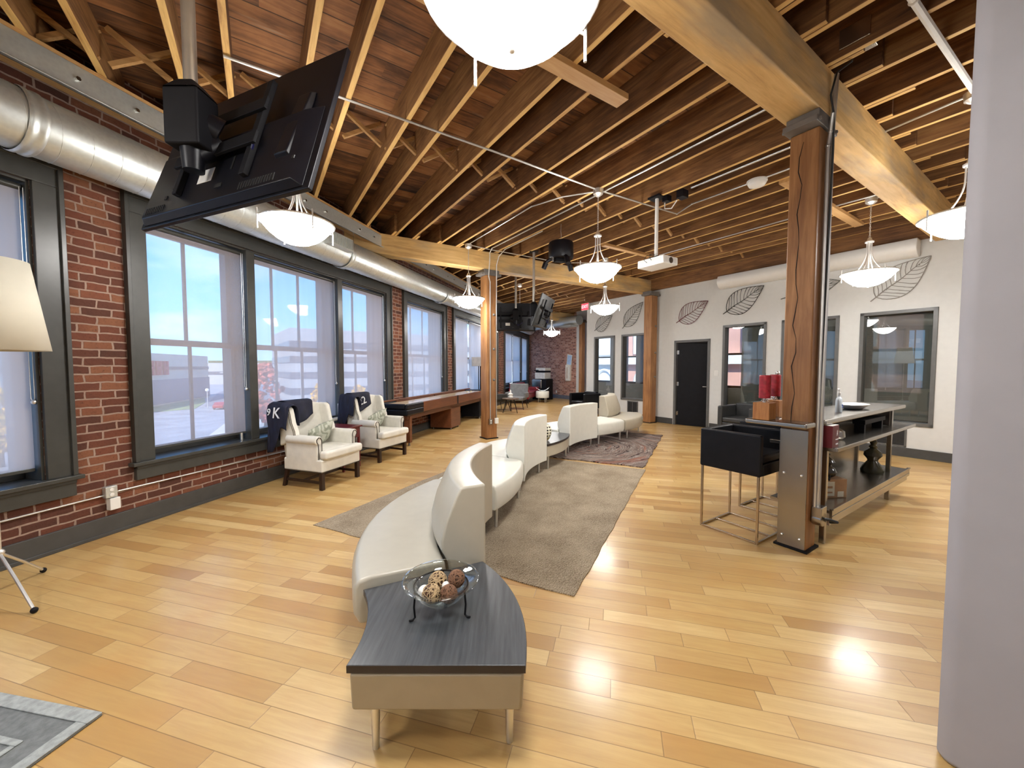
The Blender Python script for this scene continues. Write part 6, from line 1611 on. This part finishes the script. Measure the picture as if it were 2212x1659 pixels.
tree(-25.2, 50, 6.8, 2.2, M['tree_yellow'], 'slim yellow tree outside the window above the near wing chair', 2)
tree(-20.0, 50, 6.6, 2.6, M['tree_yellow'], 'yellow tree outside the window above the far wing chair', 3)
tree(-91, 111, 8, 3.6, M['tree_yellow'], 'yellow tree beside the cream building down the road', 4)
tree(-100, 117, 7.0, 6.0, M['tree_green'], 'dull green tree behind the yellow one down the road', 5)
tree(-43, 32, 7.0, 5.0, M['tree_yellow'], 'yellowish tree outside the leftmost window', 6)
def street_lamp(x, y, h, label, globe=False, arms=False):
    t = thing('street_lamp', label, 'street lamp', (x, y, GZ))
    q = MB(); q.cyl((0, 0, 0), (0, 0, h), 0.11, 0.07, seg=8); q.build('pole', M['facade_white'], t, smooth=True)
    if globe: q = MB(); q.sphere((0, 0, h+0.25), 0.35, 14, 10); q.build('globe', M['porcelain'], t, smooth='all')
    else:
        q = MB(); q.box(-1.3, 1.3, -0.05, 0.05, h-0.05, h+0.05); q.box(-1.7, -1.0, -0.15, 0.15, h-0.02, h+0.1); q.box(1.0, 1.7, -0.15, 0.15, h-0.02, h+0.1); q.build('arms', M['facade_white'], t)
street_lamp(-62.0, 78, 3.4, 'short lamp post with a white globe at the lawn corner', True)
street_lamp(-36.6, 50.5, 7.6, 'grey lamp post beside the road, seen in the right pane of the first window')
street_lamp(-30.2, 55, 8.1, 'tall double-arm street lamp outside the middle window')
street_lamp(-23.2, 38.5, 1.2, 'yellowish bollard lamp right of the red tree', True)
def car(x, y, rz, mat, label):
    t = thing('car', label, 'car', (x, y, GZ), rz)
    q = MB(); q.ext([(-2.2, 0.35), (2.2, 0.35), (2.25, 0.75), (1.4, 0.9), (0.7, 1.4), (-1.1, 1.42), (-1.9, 0.95), (-2.25, 0.85)], 'y', -0.85, 0.85)
    q.build('body', mat, t, bevel=0.08)
    q = MB(); q.ext([(1.25, 0.92), (0.68, 1.34), (-1.05, 1.36), (-1.7, 0.96)], 'y', -0.87, 0.87); q.build('windows', M['car_glass'], t)
    for sx in (-1.35, 1.35):
        for sy in (-0.8, 0.8): q = MB(); q.cyl((sx, sy-0.1, 0.33), (sx, sy+0.1, 0.33), 0.33, seg=16); q.build('wheel', M['black_matte'], t, smooth=True)
car(-58, 76.5, rad(110), M['car_red'], 'red car at the road corner outside the first window')
car(-72, 98, rad(120), M['car_dark'], 'dark car parked along the road, nearest of the row')
car(-77, 105, rad(120), M['car_blue'], 'blue car parked along the road, second of the row')
car(-82, 112, rad(120), M['car_dark'], 'dark car parked along the road, last of the row')
car(-31, 22, rad(40), M['car_white'], 'white car parked below the leftmost window')
car(-34, 28, rad(40), M['car_red'], 'red car parked below the leftmost window')
car(-26.0, 40, rad(30), M['car_white'], 'white car below the middle window, beside the red tree')
car(-20.5, 43, rad(30), M['car_red'], 'red car below the middle window, behind the near wing chair')

# brick houses across the other street, behind the offices
c = g2w(14.5, 1.0)
t = thing('brick_house', 'salmon brick house with pale arches seen through the office windows', 'building', (c[0], c[1], GZ), GA-math.pi/2)
q = MB(); q.box(-10.8, 14, 0, 6, 0, 15); q.build('walls', M['pink_brick'], t)
q = MB(); q.box(-24, -10.8, -0.05, 6, 0, 15); q.build('pale_wing', M['terrac'], t)
for k in range(9):
    x = -12.4+k*3.0
    for z in (5.6, 9.4):
        q = MB(); q.box(x-0.75, x+0.75, -0.12, 0.05, z-0.2, z); q.box(x-0.75, x-0.55, -0.12, 0.05, z, z+2.0); q.box(x+0.55, x+0.75, -0.12, 0.05, z, z+2.0)
        pts = [(x+0.65*math.cos(a), -0.04, z+2.0+0.65*math.sin(a)) for a in [math.pi*i/10 for i in range(11)]]
        q.tube(pts, 0.11, 6); fr = q.build('window_surround', M['terrac'], t)
        q = MB(); q.box(x-0.55, x+0.55, -0.03, 0.02, z, z+2.1); q.build('pane', M['facade_band'], fr)
q = MB(); q.box(-14.2, 14.2, -0.3, 6.1, 8.6, 9.0); q.box(-14.2, 14.2, -0.4, 6.2, 14.2, 15.0); q.build('cornice', M['terrac'], t)
